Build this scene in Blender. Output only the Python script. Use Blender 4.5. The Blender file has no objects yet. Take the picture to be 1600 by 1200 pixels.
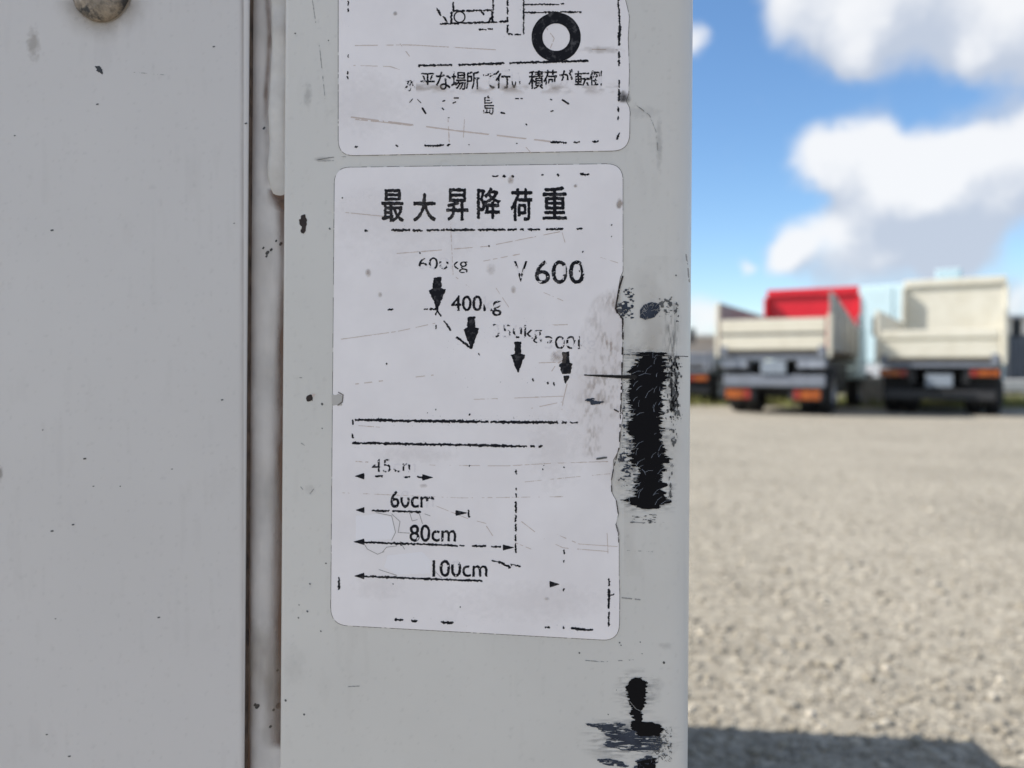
import bpy, bmesh, math, random
import numpy as np
from mathutils import Vector, Matrix

random.seed(7)
RNG = np.random.default_rng(7)
R = math.radians
sc = bpy.context.scene
COL = sc.collection

# ------------------------------------------------------------------ camera
H = 0.60                      # lens height over the gravel
FPX = 1230.0                  # focal length in photo pixels (1600 wide)
PITCH = math.atan(15 / FPX)
ROLL = R(0.4)
DIST = 0.27                   # lens to the painted post
cam_d = bpy.data.cameras.new('camera')
cam = bpy.data.objects.new('camera', cam_d)
COL.objects.link(cam)
cam_d.sensor_width = 36
cam_d.lens = FPX / 1600 * 36
cam_d.clip_start = 0.01
cam_d.clip_end = 3000
CAM_M = Matrix.Translation((0, 0, H)) @ Matrix.Rotation(math.pi / 2 - PITCH, 4, 'X') @ Matrix.Rotation(ROLL, 4, 'Z')
cam.matrix_world = CAM_M
cam_d.dof.use_dof = True
cam_d.dof.focus_distance = DIST
cam_d.dof.aperture_fstop = 9.0
sc.camera = cam

# ------------------------------------------------------------------ light
SUN_A, SUN_EL = R(7), R(42)
S = Vector((-math.cos(SUN_A) * math.cos(SUN_EL), math.sin(SUN_A) * math.cos(SUN_EL), math.sin(SUN_EL)))
sun_d = bpy.data.lights.new('sun', 'SUN')
sun_d.energy = 3.05
sun_d.angle = R(0.53)
sun_d.color = (1.0, 0.95, 0.88)
sun = bpy.data.objects.new('sun', sun_d)
COL.objects.link(sun)
sun.rotation_euler = S.to_track_quat('Z', 'Y').to_euler()
sun.location = (-6, 2, 8)

sc.view_settings.view_transform = 'Standard'
sc.view_settings.look = 'None'
sc.view_settings.gamma = 1
sc.view_settings.use_curve_mapping = False
sc.view_settings.exposure = 1.06
sc.cycles.use_denoising = True
sc.cycles.max_bounces = 5
sc.cycles.transparent_max_bounces = 12
sc.cycles.sample_clamp_indirect = 6


def build_world():
    w = bpy.data.worlds.new('World')
    sc.world = w
    w.use_nodes = True
    w.cycles.sampling_method = 'NONE'
    nt = w.node_tree
    N, L = nt.nodes, nt.links
    N.clear()

    def inp(node, i, v):
        if isinstance(v, bpy.types.NodeSocket):
            L.new(v, node.inputs[i])
        else:
            node.inputs[i].default_value = v

    def m(op, a, b=0.0, c=0.0, clamp=False):
        n = N.new('ShaderNodeMath'); n.operation = op; n.use_clamp = clamp
        inp(n, 0, a); inp(n, 1, b); inp(n, 2, c)
        return n.outputs[0]

    def vm(op, a, b, out=0):
        n = N.new('ShaderNodeVectorMath'); n.operation = op
        inp(n, 0, a); inp(n, 1, b)
        return n.outputs['Value'] if op in ('DISTANCE', 'DOT_PRODUCT') else n.outputs[0]

    def mr(v, a, b, c, d):
        n = N.new('ShaderNodeMapRange'); n.interpolation_type = 'SMOOTHSTEP'; n.clamp = True
        inp(n, 0, v)
        for i, x in enumerate((a, b, c, d)):
            inp(n, i + 1, x)
        return n.outputs[0]

    def noise(vec, scale, detail, rough=0.55):
        n = N.new('ShaderNodeTexNoise'); n.noise_dimensions = '3D'
        inp(n, 'Vector', vec); inp(n, 'Scale', scale); inp(n, 'Detail', detail); inp(n, 'Roughness', rough)
        return n.outputs

    sky = N.new('ShaderNodeTexSky')
    sky.sky_type = 'NISHITA'
    sky.sun_disc = False
    sky.sun_elevation = SUN_EL
    sky.sun_rotation = math.atan2(S.x, S.y)
    sky.altitude = 20
    sky.air_density = 1.0
    sky.dust_density = 0.25
    sky.ozone_density = 3.0
    hs = N.new('ShaderNodeHueSaturation'); hs.inputs['Saturation'].default_value = 1.12; L.new(sky.outputs[0], hs.inputs['Color'])
    bg = N.new('ShaderNodeBackground'); L.new(hs.outputs[0], bg.inputs[0]); bg.inputs[1].default_value = 0.090

    tc = N.new('ShaderNodeTexCoord')
    d = tc.outputs['Generated']
    # wobble the direction so that cloud outlines break up
    n1 = noise(d, 9.0, 5.0, 0.55)
    wob = vm('SUBTRACT', n1['Color'], (0.5, 0.5, 0.5))
    dw = vm('ADD', d, vm('MULTIPLY', wob, (0.085, 0.085, 0.085)))
    blobs = [(1235, 15, 70), (1310, 45, 85), (1385, 15, 120), (1490, 20, 125), (1600, 30, 130), (1340, 85, 45),
             (1500, 78, 55), (1700, 20, 150), (1075, 75, 34), (1240, -60, 90), (1400, -90, 140),
             (1280, 240, 58), (1345, 215, 62), (1300, 265, 48), (1420, 255, 80), (1385, 275, 70), (1400, 305, 70), (1350, 268, 62), (1335, 300, 42), (1450, 300, 70), (1490, 225, 75), (1560, 205, 75),
             (1640, 195, 80), (1520, 285, 95), (1610, 285, 100), (1700, 240, 130),
             (1245, 370, 52), (1310, 335, 55), (1375, 350, 75), (1440, 335, 85), (1510, 350, 95), (1225, 405, 52),
             (1300, 410, 75), (1400, 412, 85), (1490, 395, 70), (1160, 412, 24), (1600, 470, 80), (1095, 500, 50)]
    cdir = Vector(((1340 - 800) / FPX, 1.0, (585 - 260) / FPX)).normalized()
    away = mr(vm('DISTANCE', d, tuple(cdir)), 0.30, 0.55, 0.0, 1.0)

    def cloud_field(v_):
        field = None
        for (x, y, r) in blobs:
            c = Vector(((x - 800) / FPX, 1.0, (585 - y) / FPX))
            k = c.length
            c.normalize()
            v = mr(vm('DISTANCE', v_, tuple(c)), 0.0, r / FPX / k * 1.15, 1.0, 0.0)
            field = v if field is None else m('ADD', field, v)
        # sky out of view carries broken cumulus too, cover raised for neutral fill light
        n2 = noise(vm('MULTIPLY', v_, (1.0, 1.0, 1.9)), 2.6, 5.0, 0.55)
        return m('ADD', field, m('MULTIPLY', mr(n2['Fac'], 0.44, 0.60, 0.0, 1.3), away))
    field = cloud_field(dw)
    toward_sun = cloud_field(vm('ADD', dw, (-0.020, 0.0, 0.042)))
    n3 = noise(d, 26.0, 4.0, 0.6)
    dens = m('ADD', field, m('MULTIPLY', m('SUBTRACT', n3['Fac'], 0.5), 0.75))
    cover = mr(dens, 0.05, 1.15, 0.0, 1.0)
    # rims that face the sun are white, the sides turned away from it blue-grey
    n4 = noise(dw, 21.0, 4.0, 0.6)
    shade = m('ADD', m('SUBTRACT', toward_sun, field), m('MULTIPLY', m('SUBTRACT', n4['Fac'], 0.5), 1.5))
    shade = mr(shade, -0.95, 0.60, 0.0, 1.0)
    cc = N.new('ShaderNodeMix'); cc.data_type = 'RGBA'
    L.new(shade, cc.inputs[0])
    cc.inputs[6].default_value = (0.455, 0.46, 0.47, 1)
    cc.inputs[7].default_value = (0.27, 0.30, 0.355, 1)
    em = N.new('ShaderNodeBackground'); L.new(cc.outputs[2], em.inputs[0]); em.inputs[1].default_value = 1.0
    mix = N.new('ShaderNodeMixShader')
    L.new(m('MULTIPLY', cover, 0.95), mix.inputs[0]); L.new(bg.outputs[0], mix.inputs[1]); L.new(em.outputs[0], mix.inputs[2])
    out = N.new('ShaderNodeOutputWorld'); L.new(mix.outputs[0], out.inputs[0])


build_world()


# ------------------------------------------------------------------ materials
def mat(name, color, rough=0.5, metallic=0.0, var=0.0, vscale=8.0, bump=0.0, bscale=40.0, tint=None, spec=0.5, detail=4.0,
        second=None, thresh=(0.45, 0.6), sscale=20.0, coat=0.0):
    mt = bpy.data.materials.new(name)
    mt.use_nodes = True
    nt = mt.node_tree
    N, L = nt.nodes, nt.links
    p = N['Principled BSDF']
    p.inputs['Base Color'].default_value = (*color, 1)
    p.inputs['Roughness'].default_value = rough
    p.inputs['Metallic'].default_value = metallic
    p.inputs['Specular IOR Level'].default_value = spec
    p.inputs['Coat Weight'].default_value = coat
    tc = N.new('ShaderNodeTexCoord')
    last = None
    if var > 0:
        n = N.new('ShaderNodeTexNoise'); n.inputs['Scale'].default_value = vscale; n.inputs['Detail'].default_value = detail
        n.inputs['Roughness'].default_value = 0.6
        L.new(tc.outputs['Object'], n.inputs['Vector'])
        mx = N.new('ShaderNodeMix'); mx.data_type = 'RGBA'
        mp = N.new('ShaderNodeMapRange'); mp.inputs[1].default_value = 0.3; mp.inputs[2].default_value = 0.7
        L.new(n.outputs['Fac'], mp.inputs[0]); L.new(mp.outputs[0], mx.inputs[0])
        t = tint or tuple(c * (1 - var) for c in color)
        mx.inputs[6].default_value = (*t, 1)
        mx.inputs[7].default_value = (*[min(1, c * (1 + var * 0.5)) for c in color], 1)
        last = mx.outputs[2]
    if second:
        n = N.new('ShaderNodeTexNoise'); n.inputs['Scale'].default_value = sscale; n.inputs['Detail'].default_value = 6
        n.inputs['Roughness'].default_value = 0.65
        L.new(tc.outputs['Object'], n.inputs['Vector'])
        mp = N.new('ShaderNodeMapRange'); mp.inputs[1].default_value = thresh[0]; mp.inputs[2].default_value = thresh[1]
        L.new(n.outputs['Fac'], mp.inputs[0])
        mx = N.new('ShaderNodeMix'); mx.data_type = 'RGBA'
        L.new(mp.outputs[0], mx.inputs[0])
        if last:
            L.new(last, mx.inputs[6])
        else:
            mx.inputs[6].default_value = (*color, 1)
        mx.inputs[7].default_value = (*second, 1)
        last = mx.outputs[2]
    if last:
        L.new(last, p.inputs['Base Color'])
    if bump > 0:
        n = N.new('ShaderNodeTexNoise'); n.inputs['Scale'].default_value = bscale; n.inputs['Detail'].default_value = 3
        L.new(tc.outputs['Object'], n.inputs['Vector'])
        b = N.new('ShaderNodeBump'); b.inputs['Strength'].default_value = bump; b.inputs['Distance'].default_value = 1.0 / bscale * 0.3
        L.new(n.outputs['Fac'], b.inputs['Height']); L.new(b.outputs[0], p.inputs['Normal'])
    return mt


def soft_mat(name, color, rough=0.6):
    """Thin film of dirt: its strength is the mesh attribute 'cover', broken by fine noise."""
    mt = bpy.data.materials.new(name)
    mt.use_nodes = True
    nt = mt.node_tree
    N, L = nt.nodes, nt.links
    p = N['Principled BSDF']
    p.inputs['Base Color'].default_value = (*color, 1)
    p.inputs['Roughness'].default_value = rough
    at = N.new('ShaderNodeAttribute'); at.attribute_name = 'cover'
    tr = N.new('ShaderNodeBsdfTransparent')
    mx = N.new('ShaderNodeMixShader')
    L.new(at.outputs['Fac'], mx.inputs[0]); L.new(tr.outputs[0], mx.inputs[1]); L.new(p.outputs[0], mx.inputs[2])
    L.new(mx.outputs[0], N['Material Output'].inputs[0])
    return mt


M = {}
M['paint'] = mat('off_white_paint', (0.67, 0.638, 0.60), 0.36, var=0.05, vscale=14, bump=0.05, bscale=420, spec=0.45)
M['paint_panel'] = mat('panel_paint', (0.645, 0.608, 0.588), 0.40, var=0.045, vscale=7, bump=0.05, bscale=380, spec=0.4)
M['paint_strip'] = mat('strip_paint', (0.66, 0.615, 0.585), 0.5, var=0.10, vscale=40, bump=0.12, bscale=220, tint=(0.52, 0.49, 0.475))
M['sealant'] = mat('sealant', (0.66, 0.625, 0.59), 0.5, var=0.12, vscale=60, bump=0.25, bscale=130, tint=(0.52, 0.485, 0.45))
M['sticker'] = mat('sticker_vinyl', (0.91, 0.85, 0.85), 0.42, var=0.05, vscale=30, tint=(0.83, 0.77, 0.77), bump=0.05, bscale=260)
M['sticker_edge'] = mat('sticker_edge', (0.20, 0.185, 0.17), 0.8)
M['ink'] = mat('black_ink', (0.012, 0.012, 0.016), 0.7, spec=0.12, second=(0.10, 0.095, 0.10), sscale=420, thresh=(0.54, 0.72))
M['scuff'] = mat('black_scuff', (0.0045, 0.004, 0.0055), 0.6, spec=0.12)
M['scuff_blue'] = mat('blue_black_smear', (0.012, 0.016, 0.027), 0.5, spec=0.25, var=0.6, vscale=260, tint=(0.05, 0.06, 0.085), detail=5)
M['scuff_grey'] = mat('grey_smear', (0.10, 0.10, 0.10), 0.6, var=0.5, vscale=500)
M['ghost'] = mat('ghost_print', (0.81, 0.755, 0.765), 0.5)
M['streak'] = mat('dark_streak', (0.02, 0.018, 0.018), 0.6, spec=0.15, var=0.6, vscale=900)
M['bare'] = mat('rust_chip', (0.028, 0.016, 0.013), 0.7, var=0.5, vscale=700)
M['scratch'] = mat('brown_scratch', (0.62, 0.51, 0.46), 0.6)
M['hair_scratch'] = mat('pale_scratch', (0.26, 0.28, 0.33), 0.5)
M['patch'] = mat('bare_vinyl', (0.89, 0.845, 0.865), 0.5)
M['bolt'] = mat('flaking_bolt', (0.30, 0.25, 0.20), 0.7, var=0.5, vscale=420, second=(0.045, 0.042, 0.042), sscale=190, thresh=(0.45, 0.58), bump=0.8, bscale=260)
M['rust_soft'] = soft_mat('rust_stain', (0.145, 0.078, 0.048))
M['dust_soft'] = soft_mat('dust_stain', (0.30, 0.25, 0.20))
M['dirt_soft'] = soft_mat('dark_dirt', (0.06, 0.055, 0.055))
M['tan_soft'] = soft_mat('tan_smear', (0.40, 0.33, 0.28))
M['black_soft'] = soft_mat('black_rub', (0.012, 0.012, 0.014))
M['rubber'] = mat('rubber', (0.018, 0.018, 0.020), 0.85, var=0.3, vscale=20)
M['steel'] = mat('painted_steel_dark', (0.03, 0.03, 0.033), 0.55, var=0.3, vscale=9)
M['grey_steel'] = mat('grey_steel', (0.20, 0.22, 0.26), 0.5, var=0.2, vscale=6)
M['rim'] = mat('wheel_rim', (0.30, 0.30, 0.30), 0.45, 0.3, var=0.3, vscale=12)
M['cream'] = mat('cream_truck_paint', (0.72, 0.68, 0.56), 0.4, var=0.08, vscale=4, tint=(0.66, 0.61, 0.49))
M['cream2'] = mat('ivory_truck_paint', (0.74, 0.71, 0.60), 0.4, var=0.08, vscale=4, tint=(0.66, 0.62, 0.5))
M['bed'] = mat('worn_bed_steel', (0.20, 0.16, 0.13), 0.7, var=0.4, vscale=5)
M['red'] = mat('red_paint', (0.72, 0.012, 0.028), 0.4, var=0.1, vscale=4)
M['white'] = mat('white_van_paint', (0.50, 0.64, 0.68), 0.35, var=0.05, vscale=3)
M['amber'] = mat('amber_lens', (0.40, 0.095, 0.010), 0.25, var=0.4, vscale=9, tint=(0.22, 0.045, 0.01))
M['redlens'] = mat('red_lens', (0.30, 0.03, 0.02), 0.25)
M['plate'] = mat('plate_white', (0.27, 0.31, 0.36), 0.4, var=0.3, vscale=40)
M['glass'] = mat('dark_glass', (0.02, 0.03, 0.035), 0.08)
M['galv'] = mat('galvanised_steel', (0.50, 0.51, 0.53), 0.45, 0.3, var=0.15, vscale=6)
M['tool'] = mat('tool_box_paint', (0.33, 0.36, 0.42), 0.5, var=0.3, vscale=7)
M['concrete'] = mat('concrete', (0.40, 0.36, 0.31), 0.9, var=0.2, vscale=5)
M['fence'] = mat('grey_sheet', (0.21, 0.23, 0.26), 0.6, var=0.15, vscale=2)
M['wallw'] = mat('pale_wall', (0.70, 0.68, 0.64), 0.8, var=0.1, vscale=0.6)
M['wallb'] = mat('beige_wall', (0.50, 0.43, 0.37), 0.8, var=0.1, vscale=0.6)


# ------------------------------------------------------------------ helpers
def tag(o, label=None, cat=None, group=None, kind=None):
    if label: o['label'] = label
    if cat: o['category'] = cat
    if group: o['group'] = group
    if kind: o['kind'] = kind
    return o


def empty(name, loc=(0, 0, 0), rz=0.0):
    o = bpy.data.objects.new(name, None)
    o.empty_display_size = 0.1
    COL.objects.link(o)
    o.location = loc
    o.rotation_euler = (0, 0, rz)
    return o


def link(name, me, material, parent=None):
    o = bpy.data.objects.new(name, me)
    COL.objects.link(o)
    if material and not me.materials:
        me.materials.append(material)
    if parent:
        o.parent = parent
    return o


def from_bm(name, bm, material, parent=None, smooth=False):
    me = bpy.data.meshes.new(name)
    bm.normal_update()
    bm.to_mesh(me)
    bm.free()
    if smooth:
        for p in me.polygons:
            p.use_smooth = True
    return link(name, me, material, parent)


def add_box(bm, x0, x1, y0, y1, z0, z1, bevel=0.0):
    vs = [bm.verts.new((x, y, z)) for x in (x0, x1) for y in (y0, y1) for z in (z0, z1)]
    f = [(0, 1, 3, 2), (4, 6, 7, 5), (0, 4, 5, 1), (2, 3, 7, 6), (0, 2, 6, 4), (1, 5, 7, 3)]
    fs = [bm.faces.new([vs[i] for i in q]) for q in f]
    if bevel:
        es = list({e for q in fs for e in q.edges})
        bmesh.ops.bevel(bm, geom=es, offset=bevel, segments=2, affect='EDGES', profile=0.5)


def box(name, parent, material, x0, x1, y0, y1, z0, z1, bevel=0.0):
    bm = bmesh.new()
    add_box(bm, x0, x1, y0, y1, z0, z1, bevel)
    return from_bm(name, bm, material, parent)


def boxes(name, parent, material, lst, bevel=0.0):
    bm = bmesh.new()
    for b in lst:
        add_box(bm, *b, bevel)
    return from_bm(name, bm, material, parent)


def prism(name, parent, material, prof, x0, x1, bevel=0.0):
    """profile in (y, z) drawn out along x"""
    bm = bmesh.new()
    a = [bm.verts.new((x0, y, z)) for y, z in prof]
    b = [bm.verts.new((x1, y, z)) for y, z in prof]
    n = len(prof)
    fs = [bm.faces.new(a), bm.faces.new(b[::-1])]
    for i in range(n):
        fs.append(bm.faces.new((a[i], b[i], b[(i + 1) % n], a[(i + 1) % n])))
    bmesh.ops.recalc_face_normals(bm, faces=fs)
    if bevel:
        bmesh.ops.bevel(bm, geom=list(bm.edges), offset=bevel, segments=2, affect='EDGES', profile=0.5)
    return from_bm(name, bm, material, parent)


def lathe_mesh(name, prof, seg=28):
    """profile (r, x) turned about the x axis"""
    vs, fs = [], []
    for r, x in prof:
        for k in range(seg):
            a = 2 * math.pi * k / seg
            vs.append((x, r * math.cos(a), r * math.sin(a)))
    for i in range(len(prof) - 1):
        for k in range(seg):
            k2 = (k + 1) % seg
            fs.append((i * seg + k, i * seg + k2, (i + 1) * seg + k2, (i + 1) * seg + k))
    me = bpy.data.meshes.new(name)
    me.from_pydata(vs, [], fs)
    for p in me.polygons:
        p.use_smooth = True
    return me


# ------------------------------------------------------------------ ground
def ground_material():
    mt = bpy.data.materials.new('gravel_ground')
    mt.use_nodes = True
    nt = mt.node_tree
    N, L = nt.nodes, nt.links
    p = N['Principled BSDF']
    p.inputs['Roughness'].default_value = 0.95
    p.inputs['Specular IOR Level'].default_value = 0.2
    tc = N.new('ShaderNodeTexCoord')

    def noise(s, d=5):
        n = N.new('ShaderNodeTexNoise'); n.inputs['Scale'].default_value = s; n.inputs['Detail'].default_value = d
        L.new(tc.outputs['Object'], n.inputs['Vector'])
        return n.outputs['Fac']

    def mixc(f, a, b, lo, hi):
        mp = N.new('ShaderNodeMapRange'); mp.inputs[1].default_value = lo; mp.inputs[2].default_value = hi
        L.new(f, mp.inputs[0])
        mx = N.new('ShaderNodeMix'); mx.data_type = 'RGBA'
        L.new(mp.outputs[0], mx.inputs[0])
        for i, c in ((6, a), (7, b)):
            if isinstance(c, tuple):
                mx.inputs[i].default_value = (*c, 1)
            else:
                L.new(c, mx.inputs[i])
        return mx.outputs[2]
    base = mixc(noise(1.1), (0.28, 0.252, 0.20), (0.36, 0.323, 0.258), 0.34, 0.62)
    fine = mixc(noise(38, 6), (0.165, 0.148, 0.116), base, 0.30, 0.50)
    vor = N.new('ShaderNodeTexVoronoi'); vor.inputs['Scale'].default_value = 45
    L.new(tc.outputs['Object'], vor.inputs['Vector'])
    sep = N.new('ShaderNodeSeparateColor'); L.new(vor.outputs['Color'], sep.inputs[0])
    col = mixc(sep.outputs[0], fine, (0.43, 0.385, 0.305), 0.62, 1.0)
    L.new(col, p.inputs['Base Color'])
    b = N.new('ShaderNodeBump'); b.inputs['Strength'].default_value = 0.7; b.inputs['Distance'].default_value = 0.006
    L.new(vor.outputs['Distance'], b.inputs['Height']); L.new(b.outputs[0], p.inputs['Normal'])
    return mt


M['ground'] = ground_material()
gm = bpy.data.meshes.new('ground')
gm.from_pydata([(-900, -900, 0), (900, -900, 0), (900, 900, 0), (-900, 900, 0)], [], [(0, 1, 2, 3)])
tag(link('ground', gm, M['ground']), kind='structure')


def stones(n=75000):
    """crushed stones lying on the lot, one mesh: nobody could count them"""
    u = RNG.random(n)
    y = 0.55 + 9.5 * u ** 2.0
    x = y * RNG.uniform(-0.25, 1.0, n) + RNG.uniform(-0.6, 0.6, n)
    r = np.clip(RNG.lognormal(math.log(0.0041), 0.5, n), 0.002, 0.02)
    base = np.array([(1, 0, 0), (0, 1, 0), (-1, 0, 0), (0, -1, 0), (0, 0, 1), (0, 0, -1),
                     ], float)
    vs = base[None] * RNG.uniform(0.55, 1.25, (n, 6, 1)) + RNG.normal(0, 0.16, (n, 6, 3))
    a = RNG.uniform(0, 2 * math.pi, n)
    ca, sa = np.cos(a), np.sin(a)
    vx = vs[..., 0] * ca[:, None] - vs[..., 1] * sa[:, None]
    vy = vs[..., 0] * sa[:, None] + vs[..., 1] * ca[:, None]
    P = np.stack([vx, vy, vs[..., 2] * 0.62], -1) * r[:, None, None]
    P[..., 0] += x[:, None]
    P[..., 1] += y[:, None]
    P[..., 2] += (r * 0.1)[:, None]
    tri = np.array([(0, 1, 4), (1, 2, 4), (2, 3, 4), (3, 0, 4), (1, 0, 5), (2, 1, 5), (3, 2, 5), (0, 3, 5)])
    F = (tri[None] + (np.arange(n) * 6)[:, None, None]).reshape(-1, 3)
    me = bpy.data.meshes.new('gravel')
    V = P.reshape(-1, 3)
    me.vertices.add(len(V)); me.vertices.foreach_set('co', V.ravel())
    me.loops.add(F.size); me.loops.foreach_set('vertex_index', F.ravel())
    me.polygons.add(len(F)); me.polygons.foreach_set('loop_start', np.arange(0, F.size, 3))
    me.polygons.foreach_set('loop_total', np.full(len(F), 3))
    me.update()
    at = me.attributes.new('shade', 'FLOAT', 'POINT')
    at.data.foreach_set('value', np.repeat(RNG.random(n), 6))
    mt = bpy.data.materials.new('crushed_stone')
    mt.use_nodes = True
    nt = mt.node_tree
    p = nt.nodes['Principled BSDF']; p.inputs['Roughness'].default_value = 0.9
    an = nt.nodes.new('ShaderNodeAttribute'); an.attribute_name = 'shade'
    cr = nt.nodes.new('ShaderNodeValToRGB')
    cr.color_ramp.elements[0].color = (0.235, 0.213, 0.175, 1)
    cr.color_ramp.elements[1].color = (0.58, 0.52, 0.42, 1)
    e = cr.color_ramp.elements.new(0.5); e.color = (0.33, 0.29, 0.22, 1)
    e = cr.color_ramp.elements.new(0.75); e.color = (0.34, 0.315, 0.265, 1)
    nt.links.new(an.outputs['Fac'], cr.inputs[0]); nt.links.new(cr.outputs[0], p.inputs['Base Color'])
    tag(link('gravel', me, mt), 'loose grey and tan crushed stone covering the sunlit lot', 'gravel', kind='stuff')


stones()

# ------------------------------------------------------------------ foreground truck frame and pixel lookup
YAW = R(6.0)
ROT = Matrix.Rotation(-PITCH, 3, 'X') @ Matrix.Rotation(-YAW, 3, 'Z')
fwd = CAM_M.to_3x3() @ Vector((0, 0, -1))
P0 = Vector((0, 0, H)) + fwd * DIST                   # centre of the picture on the post's face
BASE = P0 - (ROT @ Vector((0, 0, 1))) * (P0.z - 0.0)
truck = bpy.data.objects.new('tail_lift_truck', None)
COL.objects.link(truck)
truck.matrix_world = Matrix.Translation(BASE) @ ROT.to_4x4()
tag(truck, 'off-white tail lift truck body filling the left, with worn stickers on its post', 'truck')
Ri = np.array(ROT.inverted())
CR = np.array(CAM_M.to_3x3())
CO = Ri @ (np.array([0, 0, H]) - np.array(BASE))


def loc(px, py, dep=0.0):
    """photo pixel -> point of the truck's own frame on the plane y = dep"""
    px = np.asarray(px, float); py = np.asarray(py, float)
    d = np.stack([(px - 800) / FPX, (600 - py) / FPX, -np.ones_like(px)], -1)
    d = d @ (Ri @ CR).T
    t = (dep - CO[1]) / d[..., 1]
    return CO + d * t[..., None]


def lx(px, dep=0.0):
    return float(loc(px, 600, dep)[0])


def lz(py, dep=0.0):
    return float(loc(800, py, dep)[2])


# ------------------------------------------------------------------ raster tools for print and wear
def vnoise(h, w, cx, cy, rng):
    gh, gw = int(h / cy) + 3, int(w / cx) + 3
    g = rng.random((gh, gw))
    yy = np.arange(h) / cy; xx = np.arange(w) / cx
    yi = yy.astype(int); xi = xx.astype(int)
    fy = yy - yi; fx = xx - xi
    fy = fy * fy * (3 - 2 * fy); fx = fx * fx * (3 - 2 * fx)
    a = g[yi][:, xi]; b = g[yi][:, xi + 1]; c = g[yi + 1][:, xi]; d = g[yi + 1][:, xi + 1]
    return (a * (1 - fx) + b * fx) * (1 - fy)[:, None] + (c * (1 - fx) + d * fx) * fy[:, None]


def fbm(h, w, cx, cy, rng, octv=3):
    o = np.zeros((h, w)); amp = 1; tot = 0
    for _ in range(octv):
        o += amp * vnoise(h, w, max(cx, 1), max(cy, 1), rng); tot += amp
        amp *= 0.5; cx /= 2; cy /= 2
    return o / tot


def blur(m, n):
    m = m.astype(float)
    for _ in range(n):
        p = np.pad(m, 1, mode='edge')
        m = (p[:-2, 1:-1] + 2 * p[1:-1, 1:-1] + p[2:, 1:-1]) / 4
        p = np.pad(m, 1, mode='edge')
        m = (p[1:-1, :-2] + 2 * p[1:-1, 1:-1] + p[1:-1, 2:]) / 4
    return m


_glyphs = {}


def glyph(s):
    if s not in _glyphs:
        cu = bpy.data.curves.new('t', 'FONT'); cu.body = s; cu.resolution_u = 6
        ob = bpy.data.objects.new('t', cu); COL.objects.link(ob)
        dg = bpy.context.evaluated_depsgraph_get()
        ev = ob.evaluated_get(dg)
        me = ev.to_mesh()
        me.calc_loop_triangles()
        v = np.array([q.co[:2] for q in me.vertices])
        t = np.array([q.vertices[:] for q in me.loop_triangles])
        ev.to_mesh_clear()
        bpy.data.objects.remove(ob); bpy.data.curves.remove(cu)
        v = (v - v.min(0)) / np.maximum(v.max(0) - v.min(0), 1e-6)
        _glyphs[s] = v[t]
    return _glyphs[s]


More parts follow.
